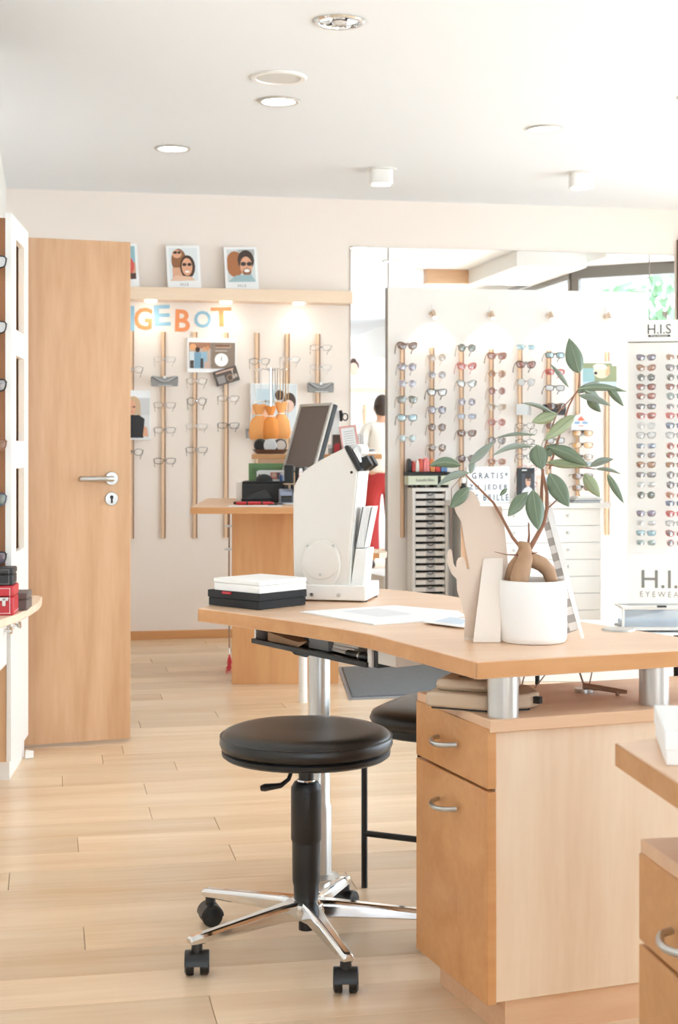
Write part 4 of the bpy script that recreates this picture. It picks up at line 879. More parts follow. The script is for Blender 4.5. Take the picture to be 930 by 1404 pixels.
# --- colourful sprays and packs in front of the monitor
cols = [C(232, 120, 108), C(120, 176, 200), C(240, 214, 150), C(240, 236, 232), C(222, 150, 160), C(244, 230, 226), C(236, 150, 130), C(240, 240, 240), C(250, 214, 200)]
p0 = on(424, 7.18, ZK); cp = thing('pack_holder', 'clear holder under the colourful small packs on the counter', 'holder', (p0.x, p0.y, ZK), CR)
MB().box(-.05, -.025, 0, .055, .03, .10).build('holder_body', M_bez, cp, bevel=.003)
for i in range(9):
    a, b = i % 5, i//5; x = -.04+.021*a; y_ = -.012+.026*b
    t = thing('small_pack', '%s small upright pack, %s from the left in the %s row of the holder' % (['coral', 'blue', 'yellow', 'white', 'pink', 'cream', 'orange', 'pale', 'peach'][i], ['first', 'second', 'third', 'fourth', 'fifth'][a], ['front', 'rear'][b]), 'pack', cp.matrix_basis @ Vector((x, y_, .1005)), CR, 'small packs in the holder')
    hgt = .05+.012*((i*7) % 3)
    MB().box(-.009, -.006, 0, .009, .006, hgt*.8).build('carton', mat('pack_%d' % i, cols[i], .5), t, bevel=.001); MB().prismy([(-.009, hgt*.8), (.009, hgt*.8), (.006, hgt), (-.006, hgt)], -.005, .005).build('flap', M_paper, t)
    MB().box(-.006, -.0068, hgt*.2, .006, -.006, hgt*.5).build('print', mat('pack_%d' % ((i+3) % 9), cols[(i+3) % 9], .5) if i < 6 else M_red, t)
p = on(404, 7.3, ZK); bk = thing('black_speaker', 'small black speaker pair below the monitor on the counter', 'speaker', (p.x, p.y, ZK), CR)
MB().box(-.05, -.03, 0, -.004, .03, .19).box(.004, -.03, 0, .05, .03, .18).build('cabinet', M_black, bk, bevel=.004); MB().box(-.045, -.031, .10, -.01, -.03, .185).build('grille', M_blackm, bk)
# --- upper shelf
ZS = 1.14
p = on(371, 7.78, ZS); ty = thing('display_tray', 'shallow brown tray holding three round tins on the upper shelf', 'tray', (p.x, p.y, ZS), CR)
MB().lathe([(0, .001), (.07, .001), (.092, .022), (.096, .024), (.088, .018), (.066, .008), (0, .008)], 36).build('bowl', mat('tray_brown', C(120, 88, 70), .5), ty)
for i, (x, y_, a, lb) in enumerate(((-.052, .0, -25, 'dark round tin at the left of the brown tray'), (.0, -.028, 0, 'grey round tin in the middle of the brown tray'), (.05, .005, 25, 'dark round tin with a pale face at the right of the brown tray'))):
    t = thing('round_tin', lb, 'tin', ty.matrix_basis @ Vector((x, y_, .0095)), CR+R(a), 'round tins in the tray'); 
    MB().tube([(0, -.012, .036), (0, .014, .036)], .034, 28).build('body', [mat('tin_dark', C(70, 72, 74), .4), M_alu, mat('tin_dark', C(70, 72, 74), .4)][i], t, bevel=.002)
    MB().tube([(0, -.0135, .036), (0, -.012, .036)], .026, 24).build('face', [M_black, mat('tin_face', C(206, 204, 202), .3), mat('tin_face2', C(206, 190, 176), .4)][i], t)
p = on(371, 7.9, ZS); st_ = thing('necklace_stand', 'chrome stand with hooks hung with orange pouches and thin chains', 'display stand', (p.x, p.y, ZS), CR)
MB().lathe([(0, 0), (.05, 0), (.05, .006), (.012, .01), (0, .01)], 24).build('foot', M_chrome, st_); MB().cyl((0, 0, .01), (0, 0, .455), .006, n=12).build('pole', M_chrome, st_)
for z in (.27, .44):
    for k in range(6):
        a = k*math.pi/3+.3; r_ = .085 if z > .3 else .095; ca, sa = math.cos(a), math.sin(a)
        MB().tube([(0, 0, z), (ca*r_*.6, sa*r_*.6, z+.012), (ca*r_, sa*r_, z), (ca*(r_+.004), sa*(r_+.004), z+.014)], .0022, 6).build('hook', M_chrome, st_)
q = random.Random(9)
M_gold = mat('chain_gold', C(180, 140, 96), .35, .8)
for i, (x, y_, ln, mm, lb) in enumerate(((-.075, -.01, .17, M_steel, 'thin silver chain hanging leftmost on the chrome stand'), (-.06, .05, .16, M_steel, 'thin silver chain behind the leftmost one on the chrome stand'), (.02, -.06, .18, M_black, 'black cord loop hanging in front on the chrome stand'), (.045, -.04, .24, M_gold, 'short golden chain right of the chrome pole'), (.075, -.02, .30, M_gold, 'long golden bead chain right on the chrome stand'), (.085, .03, .33, M_gold, 'longest chain hanging at the right of the chrome stand'))):
    pts = [Vector((x-.006, y_, .452)), Vector((x-.009, y_, .452-ln*.6)), Vector((x, y_, .452-ln)), Vector((x+.009, y_, .452-ln*.6)), Vector((x+.006, y_, .452))]
    o = MB().tube(pts, .0022 if mm is M_gold else .0015, 5).build('eyewear_chain', mm, loc=st_.location, rz=CR); tag(o, lb, 'chain', 'chains on the stand')
M_org = mat('organza_orange', C(250, 176, 104), .7); M_org2 = mat('organza_dark', C(240, 150, 70), .7)
for i, (x, y_, w, hh, zt, lb) in enumerate(((-.055, -.09, .115, .185, .26, 'orange gauze pouch on the left of the chrome stand'), (.005, -.105, .085, .17, .25, 'orange gauze pouch in the middle of the chrome stand'), (.058, -.085, .10, .19, .27, 'orange gauze pouch on the right of the chrome stand'))):
    t = thing('gauze_pouch', lb, 'pouch', st_.matrix_basis @ Vector((x, y_, zt-hh)), CR+R((i-1)*8), 'orange pouches on the stand'); b_ = []
    m = MB(); n = 16
    for z, ww, dd in ((0, .85, .012), (.03, 1.0, .024), (.09, .85, .022), (hh*.66, .4, .012), (hh*.72, .3, .010), (hh*.85, .55, .014), (hh, .7, .016)):
        b_.append([(w/2*ww*math.cos(2*math.pi*j/n)*(1+.06*math.cos(5*j)), dd*math.sin(2*math.pi*j/n)*(1+.2*math.cos(3*j)), z+.004*math.cos(4*j)*(z > 0)) for j in range(n)])
    m.add([v for r_ in b_ for v in r_], [(a*n+j, a*n+(j+1) % n, (a+1)*n+(j+1) % n, (a+1)*n+j) for a in range(6) for j in range(n)]+[tuple(range(n))]).build('pouch_body', M_org if i != 1 else M_org2, t, ang=60)
    MB().tube([(.06*w*5*math.cos(a)*.55, .0125*math.sin(a), hh*.69) for a in [k*math.pi/6 for k in range(12)]], .003, 5, True).build('drawstring', M_paper, t)
p = on(458, 7.75, ZS); wbk = thing('white_stand', 'tall white narrow stand beside the monitor on the upper shelf', 'stand', (p.x, p.y, ZS), CR)
MB().box(-.012, -.01, 0, .03, .03, .235).box(-.03, -.02, 0, .0, .04, .05).build('column', M_white, wbk, bevel=.002); MB().box(-.03, -.022, 0, .0, -.02, .03).build('foot_plate', M_bez, wbk)
bgl = thing('black_goggles', 'black folded goggles hanging on the tall white stand', 'goggles', wbk.matrix_basis @ Vector((.034, -.02, .17)), CR)
MB().tube([(0, 0, .055), (.006, -.006, .03), (.004, 0, .0)], [.008, .011, .006], 8).build('frame', M_black, bgl); MB().tube([(.01+.014*math.cos(a)+.014, 0, .022+.018*math.sin(a)) for a in [k*math.pi/6 for k in range(12)]], .0035, 6, True).build('rim', M_black, bgl)
p = on(461, 7.66, ZS); db = thing('card_rack', 'small dark rack with cards left of the pink frame', 'rack', (p.x, p.y, ZS), CR)
MB().box(-.018, 0, 0, .03, .04, .008).prismy([(-.018, .05), (.02, .085), (.03, .08), (-.01, .045)], 0, .03).box(-.018, .03, 0, .03, .035, .10).build('rack_body', mat('rack_brown', C(110, 86, 76), .5), db); MB().obox((.004, .014, .03), (.03, .004, .05), 0).build('card', M_red, db)
p = on(482, 7.55, ZS); fr_ = thing('photo_frame', 'pink framed price list leaning on the upper shelf', 'frame', (p.x, p.y, ZS), CR); fr_.rotation_euler = (R(-12), R(-8), CR)
M_pink = mat('frame_pink', C(226, 170, 164), .5)
MB().box(-.044, 0, 0, -.034, .008, .15).box(.034, 0, 0, .044, .008, .15).box(-.034, 0, 0, .034, .008, .01).box(-.034, 0, .14, .034, .008, .15).build('frame', M_pink, fr_, bevel=.001); MB().box(-.034, .003, .01, .034, .006, .14).build('sheet', M_paper, fr_)
m = MB()
for i in range(8): m.box(-.026, .0024, .035+.012*i, .024, .003, .037+.012*i)
m.build('print_lines', M_grey, fr_)
for i in range(5):
    p = on(489.5+2.5*i, 7.72, ZS); t = thing('booklet', '%s of five thin dark booklets standing on the upper shelf' % ['leftmost', 'second', 'middle', 'fourth', 'rightmost'][i], 'booklet', (p.x, p.y, ZS), CR, 'booklets on the upper shelf'); t.rotation_euler = (0, R(-4), CR)
    MB().box(-.0032, 0, 0, .0032, .07, .108).build('cover', [M_grey, M_dark, M_bez, M_dark, M_grey][i], t); MB().box(-.002, -.0006, .002, .002, .068, .1085).build('pages', M_paper, t)
p = on(505, 7.6, ZS); wd = thing('white_phone', 'flat white telephone at the right end of the upper shelf', 'telephone', (p.x, p.y, ZS), CR)
MB().prismx([(0, 0), (0, .012), (.09, .03), (.09, 0)], -.05, .04).build('base', M_white, wd, bevel=.003); MB().prismx([(.01, .018), (.01, .035), (.09, .05), (.09, .03)], -.055, -.025).build('handset', M_white, wd, bevel=.004); MB().obox((.01, .04, .024), (.04, .04, .004)).build('keypad', M_grey, wd)
p = on(474, 7.50, ZS); bm_ = thing('tape_dispenser', 'small black and white tape dispenser in front of the pink frame', 'dispenser', (p.x-.0, p.y-.0, ZS), CR)
MB().box(-.012, 0, 0, .03, .03, .02).build('body', M_white, bm_, bevel=.003); MB().cyl((.008, .004, .032), (.008, .026, .032), .014, n=18).build('reel', M_black, bm_)

# ------------------------------------------------------------------ drawer chest, shelf, lens tower under the white panel
chx0, chx1 = L(662, 8.8, 0).x, L(825, 8.8, 0).x; CY = L(825, 8.8, 0).y
chd = YP-.0235-CY
ch = thing('drawer_chest', 'white chest of flat drawers under the sunglasses panel', 'drawer cabinet', (chx0, CY, 0)); cw = chx1-chx0
MB().box(0, .018, .0, cw, chd, .815).build('carcass', M_white, ch, bevel=.002)
nz = 8; zb = .02
for i in range(nz):
    z0, z1 = zb+i*(.815-zb)/nz+.0015, zb+(i+1)*(.815-zb)/nz-.0015
    f = MB().box(.002, 0, z0, cw-.002, .0175, z1).build('drawer_front', M_white, ch, bevel=.0015)
    for xk in (cw*.22, cw*.70): MB().lathe([(.004, 0), (.004, .01), (.008, .014), (.007, .02), (0, .021)], 14, (xk, 0, (z0+z1)/2+.01), 'Y').build('knob', M_steel, f)
sx0, sx1 = Py(652, 690, CY-.02).x, Py(845, 690, CY-.02).x
sh_ = thing('white_shelf', 'white shelf board resting on the drawer chest', 'shelf', (sx0, CY, .8155))
MB().prism([(0, -.02), (sx1-sx0-.03, -.02), (sx1-sx0, .01), (sx1-sx0, chd), (0, chd)], 0, .032).build('board', M_white, sh_, bevel=.003)
ZSH = .8155+.032
# lens drawer tower
TD = (YP-.165+L(590, 8.72, 0).x*0)/(CA-(590-CX)/FPX*SA); tx0, tx1 = L(564.5, TD, 0).x, L(616.5, TD, 0).x; TY = YP-.165
ltw = thing('lens_tower', 'narrow white cabinet with fifteen stacked lens trays, left under the panel', 'cabinet', (tx0, TY, 0)); w_ = tx1-tx0
hT = 1.18-(669-612)*TD/2050
MB().box(0, 0, 0, .02, .14, hT).box(w_-.02, 0, 0, w_, .14, hT).box(.02, 0, hT-.022, w_-.02, .14, hT).box(.02, .13, 0, w_-.02, .14, hT-.022).box(.02, 0, 0, w_-.02, .13, .03).build('housing', M_white, ltw, bevel=.002)
MB().box(.021, .06, .03, w_-.021, .129, hT-.023).build('inner_wall', M_dark, ltw)
pt = .0445
fm_ = MB().box(.023, .003, .002, w_-.023, .058, .029).mesh('tray_front', M_white, 30); lm_ = MB().prismy([(w_/2-.028, .003), (w_/2+.032, .003), (w_/2+.032, .033), (w_/2-.028, .033)], .0028, .0038).mesh('tray_label', mat('lens_grey', C(196, 196, 196), .3), 30)
hm_ = MB().tube([(w_/2+.019*math.cos(a), .001, .033-.012*math.sin(a)) for a in [k*math.pi/8 for k in range(9)]], .0026, 6).mesh('tray_grip', M_black, 60)
for i in range(20):
    z = hT-.022-.006-pt*(i+1)+.006
    if z < .032: break
    o = link('lens_tray', fm_, ltw, (0, 0, z)); link('tray_label', lm_, o); link('tray_grip', hm_, o)
tb_ = thing('glasses_bin', 'black bin of colourful reading glasses cases with a Lesebrillen sign', 'box', (tx0+w_/2, TY+.04, hT))
MB().box(-.135, -.01, .018, .135, .095, .075).build('sign_block', mat('sign_green', C(222, 228, 206), .6), tb_, bevel=.002); MB().box(-.14, -.012, .075, .14, .10, .098).build('tray', M_black, tb_, bevel=.003)
m = MB()
for x in (-.11, -.05, .03, .1): m.box(x, -.008, 0, x+.025, .1, .018)
m.build('feet', M_black, tb_); text('Lesebrillen', .115, (-.025, -.0105, .040), tb_, mat('ink_dark', C(74, 74, 70), .6)); MB().box(.055, -.0115, .02, .075, -.0103, .074).build('clip', M_dark, tb_)
for i, (x, w, hgt, c, lb) in enumerate(((-.118, .022, .085, C(40, 36, 38), 'black case at the left end of the Lesebrillen bin'), (-.094, .02, .07, C(206, 70, 66), 'dark red case beside the black one in the bin'), (-.070, .022, .075, C(244, 238, 230), 'white case in the Lesebrillen bin'), (-.046, .022, .085, C(230, 100, 80), 'coral case beside the white one in the bin'), (-.012, .040, .09, C(242, 140, 140), 'wide pink case in the Lesebrillen bin'), (.028, .03, .085, C(236, 150, 90), 'orange case right of the pink one in the bin'), (.062, .03, .06, C(226, 76, 66), 'red rounded case in the Lesebrillen bin'), (.102, .042, .062, C(110, 146, 196), 'blue rounded case at the right end of the bin'))):
    t = thing('glasses_case', lb, 'case', tb_.matrix_basis @ Vector((x, .04, .0985)), 0, 'cases in the Lesebrillen bin')
    MB().prismy([(-w/2, 0), (w/2, 0), (w/2, hgt*.6), (w*.3, hgt*.9), (0, hgt), (-w*.3, hgt*.9), (-w/2, hgt*.6)], -.03, .03).build('shell', mat('case_%d' % i, c, .4), t, bevel=.004); MB().box(-.0006, -.031, .004, .0006, -.0302, hgt*.9).build('seam', M_dark, t)
# things standing on the shelf
def shp(px, y_=.14): return Py(px, 690, CY+y_)
p = shp(667); lb_ = thing('letter_lightbox', 'white lightbox sign with thin black letters reading GRATIS ZU JEDER BRILLE', 'sign', (p.x, CY+.10, ZSH)); k9 = 8.93/2050
MB().prismy(rrect(60*k9, 49*k9, .008, cx=0, cy=24.5*k9), .0, .045).build('housing', M_whitem, lb_, bevel=.003)
M_ink = mat('letter_ink', C(84, 90, 100), .6)
M_lb = mat('lightbox_face', C(244, 246, 248), .6, var=.004)
MB().box(-28*k9, -.002, 2*k9, 28*k9, 0, 47*k9).build('face', M_lb, lb_)
for s_, cx0, zz, w in (('G R A T I S *', 2, 33, 50), ('Z U   J E D E R', 0, 18.5, 54), ('S   B R I L L E', 5, 3.5, 46)): text(s_, w*k9, (cx0*k9, -.0028, zz*k9), lb_, M_ink, height=8.6*k9, off=.014)
m = MB()
for zz in (16, 31): m.box(-28*k9, -.0035, zz*k9, 28*k9, -.002, zz*k9+.0025)
m.build('letter_rails', M_white, lb_)
p = shp(718); dv = thing('portrait_stand', 'upright dark card with a photo of a man in a white shirt', 'picture', (p.x, CY+.09, ZSH))
MB().box(-.052, 0, 0, .052, .02, .205).build('card', M_black, dv); pic('print', .078, .2, [('r', 0, 0, 1, 1, C(70, 74, 82)), ('r', 0, .85, 1, 1, C(34, 34, 38)), ('e', .5, .62, .2, .17, C(214, 172, 148)), ('e', .5, .78, .24, .1, C(44, 38, 36)), ('p', [(0, 0), (.9, 0), (.82, .4), (.55, .48), (.2, .42), (0, .3)], C(220, 222, 224)), ('r', .4, .64, .72, .67, C(40, 36, 36)), ('r', .0, .93, .4, .97, C(214, 214, 214))], dv, (.012, 0, .002))
for i, (px, w, hgt, m_, rz, lb) in enumerate(((742, .05, .16, M_pelmet, 0, 'pale wooden picture holder behind the ficus stem'), (752, .085, .165, M_paper, 6, 'white leaning card with pale blue print behind the big leaf'))):
    p = shp(px); t = thing('standing_card', lb, 'card', (p.x, CY+.12+.02*i, ZSH)); t.rotation_euler = (R(-10), R(rz), 0)
    MB().box(-w/2, 0, 0, w/2, .004, hgt).build('sheet', m_, t); MB().box(-w*.4, -.0006, hgt*.3, w*.4, 0, hgt*.9).build('print', M_lblue if i else M_cardl, t); MB().box(-w*.1, .004, 0, w*.1, .03, .006).build('foot', m_, t)
for i in range(3):
    p = shp(800); t = thing('price_folder', '%s of three flat folders on the shelf under the yellow clip-on lenses' % ['bottom', 'middle', 'top'][i], 'folder', (p.x+.01*i, CY+.13, ZSH+.012*i), R(3*i), 'folders under the clip-ons')
    MB().box(-.085, -.05, 0, .085, .05, .0035).box(-.085, -.05, .0085, .085, .05, .0115).build('cover', [mat('folder_navy', C(90, 100, 120), .5), M_bez, M_white][i], t); MB().box(-.082, -.048, .0035, .082, .05, .0085).build('pages', M_paper, t)
p = shp(633); bj = thing('black_jar', 'small black bottle half hidden at the left of the lightbox', 'bottle', (p.x, CY+.1, ZSH))
MB().lathe([(0, 0), (.02, 0), (.021, .004), (.021, .09), (.012, .105), (.012, .12)], 20).build('body', M_black, bj); MB().lathe([(.014, .118), (.014, .15), (0, .15)], 16).build('cap', M_white, bj); MB().lathe([(.0215, .03), (.0215, .075)], 20).build('label', M_paper, bj)
# wall lamps above the panel
M_brass = mat('brass', C(222, 200, 178), .35, .6)
for i, px in enumerate((594, 674, 754, 833)):
    p = Py(px, 430+i*1.2, YP-.03); t = thing('panel_spotlight', '%s brass spotlight on the white panel above the sunglasses' % ['leftmost', 'second', 'third', 'rightmost'][i], 'spotlight', (p.x, YP, p.z), 0, 'brass spots on the white panel')
    MB().lathe([(0, 0), (.017, 0), (.016, .006), (.006, .008), (.006, .05), (0, .05)], 18, axis='Y').build('arm', M_brass, t)
    MB().tube([(0, -.045, .022), (.002, -.05, .0), (.004, -.062, -.028)], [.008, .012, .016], 18).build('shade', M_brass, t); MB().ell((.004, -.063, -.026), (.014, .014, .010), 12, 6).build('bulb', M_lit, t)
    d = bpy.data.lights.new('panel_spot', 'SPOT'); d.energy = 1.1; d.spot_size = R(105); d.spot_blend = .35; d.color = (1, .90, .78); d.shadow_soft_size = .012
    o = bpy.data.objects.new('panel_spot_light', d); COL.objects.link(o); o.location = (p.x, YP-.075, p.z-.04); o.rotation_euler = (R(22), 0, 0)
    MB().cyl((0, -.0035, .01), (0, -.0035, .06), .002, n=6).build('wire', M_white, t)

# ------------------------------------------------------------------ H.I.S display stand, plinth and glass case
hp = L(861, 8.55, 0); hw_ = 89*8.55/2050; hk = 8.55/2050
hs = thing('eyewear_display', 'tall white H.I.S display stand with columns of sunglasses at the right edge', 'display stand', (hp.x, hp.y, 0), CR-R(11.5))
def hz_(py): return HCAM+(HY-py)*hk
MB().box(0, .0, .03, hw_, .20, hz_(470)).build('tower', M_white, hs, bevel=.002)
MB().box(0, -.03, hz_(469), hw_, .21, hz_(440)).build('header', M_white, hs, bevel=.002)
MB().box(-.005, -.005, .0, hw_+.005, .205, .03).build('foot', M_bez, hs)
MB().box(0, -.012, .03, hw_, -.0005, hz_(758)).build('lower_panel', M_white, hs, bevel=.002)
M_inkd = mat('logo_dark', C(70, 70, 72), .5)
text('H.I.S', 31*hk, (42*hk, -.0312, hz_(458.6)), hs, M_inkd, height=13*hk); 
MB().box(27.5*hk, -.0312, hz_(463.2), 57*hk, -.030, hz_(460.2)).build('logo_bar', M_inkd, hs); text('POLARIZED', 22*hk, (42*hk, -.0322, hz_(462.8)), hs, M_white, height=2.1*hk, ext=.0003)
M_logo2 = mat('logo_grey', C(128, 126, 122), .5)
text('H.I.S', 66*hk, (16*hk, -.0126, hz_(805)), hs, M_logo2, height=25*hk, off=.006, align='LEFT'); text('E Y E W E A R', 60*hk, (16*hk, -.0126, hz_(817.5)), hs, M_logo2, height=7.5*hk, align='LEFT')
pc = [L(700, 7.5, 0), L(1010, 7.5, 0)]
pd_ = thing('low_plinth', 'low white plinth behind the desk carrying the glass case', 'plinth', pc[0], CR)
pw = (pc[1]-pc[0]).length
MB().box(0, 0, .0, pw, .6, .22).build('body', M_white, pd_, bevel=.002); MB().box(-.005, -.005, .22, pw+.005, .605, .24).build('top', M_white, pd_, bevel=.003)
gp_ = L(853, 7.56, .2405); gk = 7.56/2050
gc = thing('glass_case', 'aluminium framed glass showcase lying on the low white plinth', 'showcase', gp_, CR)
gw, gh = 110*gk, 34*gk
MB().box(0, 0, .008, gw, .012, .026).box(0, 0, gh-.012, gw, .012, gh).box(0, 0, .026, .014, .012, gh-.012).box(gw-.014, 0, .026, gw, .012, gh-.012).box(0, .2, .008, gw, .212, .022).box(0, .2, gh-.012, gw, .212, gh).box(0, .012, gh-.012, .014, .2, gh).box(gw-.014, .012, gh-.012, gw, .2, gh).box(0, .012, .008, gw, .2, .014).build('frame', M_alu, gc, bevel=.0015)
MB().box(.014, .004, .026, gw-.014, .008, gh-.012).build('pane', tint('case_glass', C(206, 220, 232), .35, .15), gc)
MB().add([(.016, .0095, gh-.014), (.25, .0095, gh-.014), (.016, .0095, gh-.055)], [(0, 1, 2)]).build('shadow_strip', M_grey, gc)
MB().box(.014, .06, .014, gw-.014, .19, .05).build('lining', mat('lining_blue', C(198, 210, 220), .8), gc)
for x in (.012, .18): MB().box(x, -.004, -.0 if x < .1 else gh, x+.045, .016, .012 if x < .1 else gh+.008).build('clip', M_black, gc)
MB().box(gw-.06, 0, 0, gw-.02, .2, .008).box(.06, .1, 0, .10, .2, .008).build('foot', M_black, gc)
# ------------------------------------------------------------------ glasses
def outline(kind, n=16):
    a, b, px, pz, tap, tilt = {'round': (.0235, .0225, 1, 1, 0, 0), 'way': (.026, .0195, .62, .75, .13, .08), 'avi': (.0275, .0225, .75, .85, .12, -.18), 'cat': (.0265, .0205, .8, .85, .1, .22), 'rect': (.0265, .0165, .55, .55, .05, .02), 'oval': (.025, .019, .9, .9, .04, 0), 'wrap': (.031, .0185, .7, .7, .08, -.05)}[kind]
    pts = []
    for k in range(n):
        t = 2*math.pi*k/n; c, s_ = math.cos(t), math.sin(t)
        x = a*math.copysign(abs(c)**px, c); z = b*math.copysign(abs(s_)**pz, s_)
        x *= 1+tap*z/b; z += tilt*x*(1 if z > 0 else .5); pts.append((x, z))
    return a, b, pts
GM = {}
def gmesh(kind, thick, fm, lm, temple='hang'):
    key = (kind, thick, fm.name, lm.name, temple)
    if key in GM: return GM[key]
    a, b, o = outline(kind); off = a+.0085
    r = {'wire': .0011, 'thin': .0016, 'thick': .0026, 'none': .0006}[thick]
    f = MB()
    for sgn in (1, -1): f.tube([(sgn*(off+x), 0, z) for x, z in o], r, 5, True)
    f.tube([(-.009, 0, b*.30), (-.004, -.002, b*.42), (.004, -.002, b*.42), (.009, 0, b*.30)], max(r, .001), 5)
    if thick == 'thick' or kind == 'avi': f.tube([(-.011, 0, b*.75), (.011, 0, b*.75)], r*.9, 5)
    for sgn in (1, -1): f.box(*((sgn*(off+a*1.05)-.0025, -.001, b*.5), )[0], *((sgn*(off+a*1.05)+.0025, .006, b*.5+.004), )[0])
    ls = []
    for sgn in (1, -1):
        m = MB(); n = len(o); vs = [(sgn*(off+x), .0004, z) for x, z in o]+[(sgn*(off+x*.55), -.0016, z*.55) for x, z in o]+[(sgn*off, -.0022, 0)]
        m.add(vs, [(i, (i+1) % n, n+(i+1) % n, n+i) for i in range(n)]+[(n+i, n+(i+1) % n, 2*n) for i in range(n)]); ls.append(m.mesh('lens', lm, 80))
    ts = []
    for sgn in (1, -1):
        x0 = sgn*(off+a*1.08); rr = max(r*.85, .0011)
        if temple == 'hang': pts = [(x0, .003, b*.55), (x0-sgn*.002, .03, b*.25), (x0-sgn*.010, .075, -b*1.3), (x0-sgn*.013, .086, -b*2.1)]
        else: pts = [(x0, .003, b*.55), (x0-sgn*.003, .05, b*.5), (x0-sgn*.010, .075, b*.2), (x0-sgn*.012, .09, -.012)]
        ts.append(MB().tube(pts, [rr, rr, rr*1.1, rr*1.3], 5).mesh('temple', fm, 60))
    GM[key] = (f.mesh('frame', fm, 60), ls, ts); return GM[key]
def glasses(kind, thick, fm, lm, loc, rz, label, group, temple='hang', name='sunglasses', rx=0, sc=1):
    fr, ls, ts = gmesh(kind, thick, fm, lm, temple)
    t = thing(name, label, 'sunglasses' if name == 'sunglasses' else 'eyeglasses', loc, rz, group)
    t.rotation_euler = (rx, 0, rz); t.scale = (sc,)*3
    link('frame', fr, t); [link('lens', m, t) for m in ls]; [link('temple', m, t) for m in ts]; return t
F = {k: mat('frame_'+k, c, .35, me) for k, c, me in (('black', C(40, 36, 36), 0), ('brown', C(104, 66, 52), 0), ('tort', C(140, 90, 62), 0), ('silver', C(188, 186, 184), .8), ('gold', C(196, 162, 122), .8), ('red', C(196, 66, 60), 0), ('clear', C(214, 204, 196), 0), ('blue', C(70, 82, 104), 0), ('pink', C(224, 170, 160), 0), ('grey', C(110, 108, 110), 0), ('gun', C(120, 104, 92), .7))}
LN = {k: tint('lens_'+k, c, f, g) for k, c, f, g in (('brown', C(112, 74, 62), .72, .12), ('grey', C(84, 80, 80), .72, .14), ('green', C(92, 98, 88), .7, .14), ('cyan', C(128, 172, 184), .7, .22), ('violet', C(116, 102, 126), .68, .2), ('red', C(176, 84, 80), .66, .16), ('rose', C(150, 92, 82), .7, .12), ('blue', C(104, 114, 142), .66, .2), ('light', C(176, 182, 184), .45, .25), ('yellow', C(226, 168, 90), .55, .14), ('amber', C(120, 82, 50), .7, .14), ('smoke', C(122, 114, 120), .6, .16), ('sand', C(166, 140, 114), .55, .16), ('teal', C(124, 146, 144), .6, .2), ('tan', C(156, 110, 82), .66, .12))}
# rails: wood strip with aluminium bead, pegs carry the glasses
M_peg = tint('peg_clear', C(230, 228, 226), .35, .12)
def rail(px, z0, z1, Y, ln, where):
    x = Py(px, 600, Y-.02).x; t = thing('display_rail', '%s wooden display rail on the %s' % (ln, where), 'rail', (x, Y, z0), 0, 'display rails on the '+where)
    MB().box(-.014, -.018, 0, .004, 0, z1-z0).build('wood_strip', M_rail, t, bevel=.002)
    MB().box(.0055, -.014, 0, .0125, -.0005, z1-z0).build('metal_strip', wood('rail_groove', C(150, 112, 86), C(166, 128, 98), 2), t); return t
PEG = MB().tube([(0, -.016, 0), (0, -.108, .006)], .003, 6).box(-.006, -.112, .0, .006, -.104, .008).mesh('peg', M_peg)
RN = ['first', 'second', 'third', 'fourth', 'fifth', 'sixth', 'seventh', 'eighth']
zt_, zb_ = Py(300, 456, YW).z, Py(300, 737, YW).z
lrail = []
for i, px in enumerate((181, 224.5, 268, 311, 353.5, 395, 437)): lrail.append(rail(px, zb_, zt_, YW, RN[i], 'left part of the far wall'))
LW = [(0, 508, 'oval', 'wire', 'gun', 'dark'), (0, 620, 'oval', 'thin', 'black', ''), (1, 494, 'rect', 'wire', 'silver', ''), (1, 556, 'rect', 'wire', 'gun', ''), (1, 590, 'rect', 'wire', 'black', ''), (1, 632, 'rect', 'thin', 'black', ''),
      (2, 523, 'oval', 'wire', 'gun', ''), (2, 550.5, 'round', 'thin', 'black', ''), (2, 585, 'rect', 'wire', 'silver', ''), (2, 617, 'rect', 'thin', 'grey', ''), (3, 546.5, 'rect', 'wire', 'gun', ''), (3, 583.5, 'rect', 'thin', 'black', ''), (4, 495, 'oval', 'wire', 'black', ''), (5, 492, 'oval', 'wire', 'silver', ''), (6, 475, 'rect', 'wire', 'grey', ''), (6, 502.5, 'rect', 'wire', 'silver', '')]
cnt = {}
for (r_, py, kd, th, fc, _) in LW:
    k = cnt.get(r_, 0); cnt[r_] = k+1; rl = lrail[r_]; z = Py(300, py, YW-.11).z
    link('peg', PEG, rl, (0, 0, z-rl.location.z))
    nm = {'gun': 'bronze wire', 'black': 'black', 'silver': 'silver wire', 'grey': 'grey'}[fc]
    glasses(kd, th, F[fc], M_clear, (rl.location.x, YW-.112, z), 0, '%s %s eyeglasses, %s pair on the %s rail of the left wall' % (nm, {'rect': 'rectangular', 'oval': 'oval', 'round': 'round'}[kd], ORD[k], RN[r_]), 'eyeglasses on the left wall rails', 'hang', 'eyeglasses', sc=1.04)
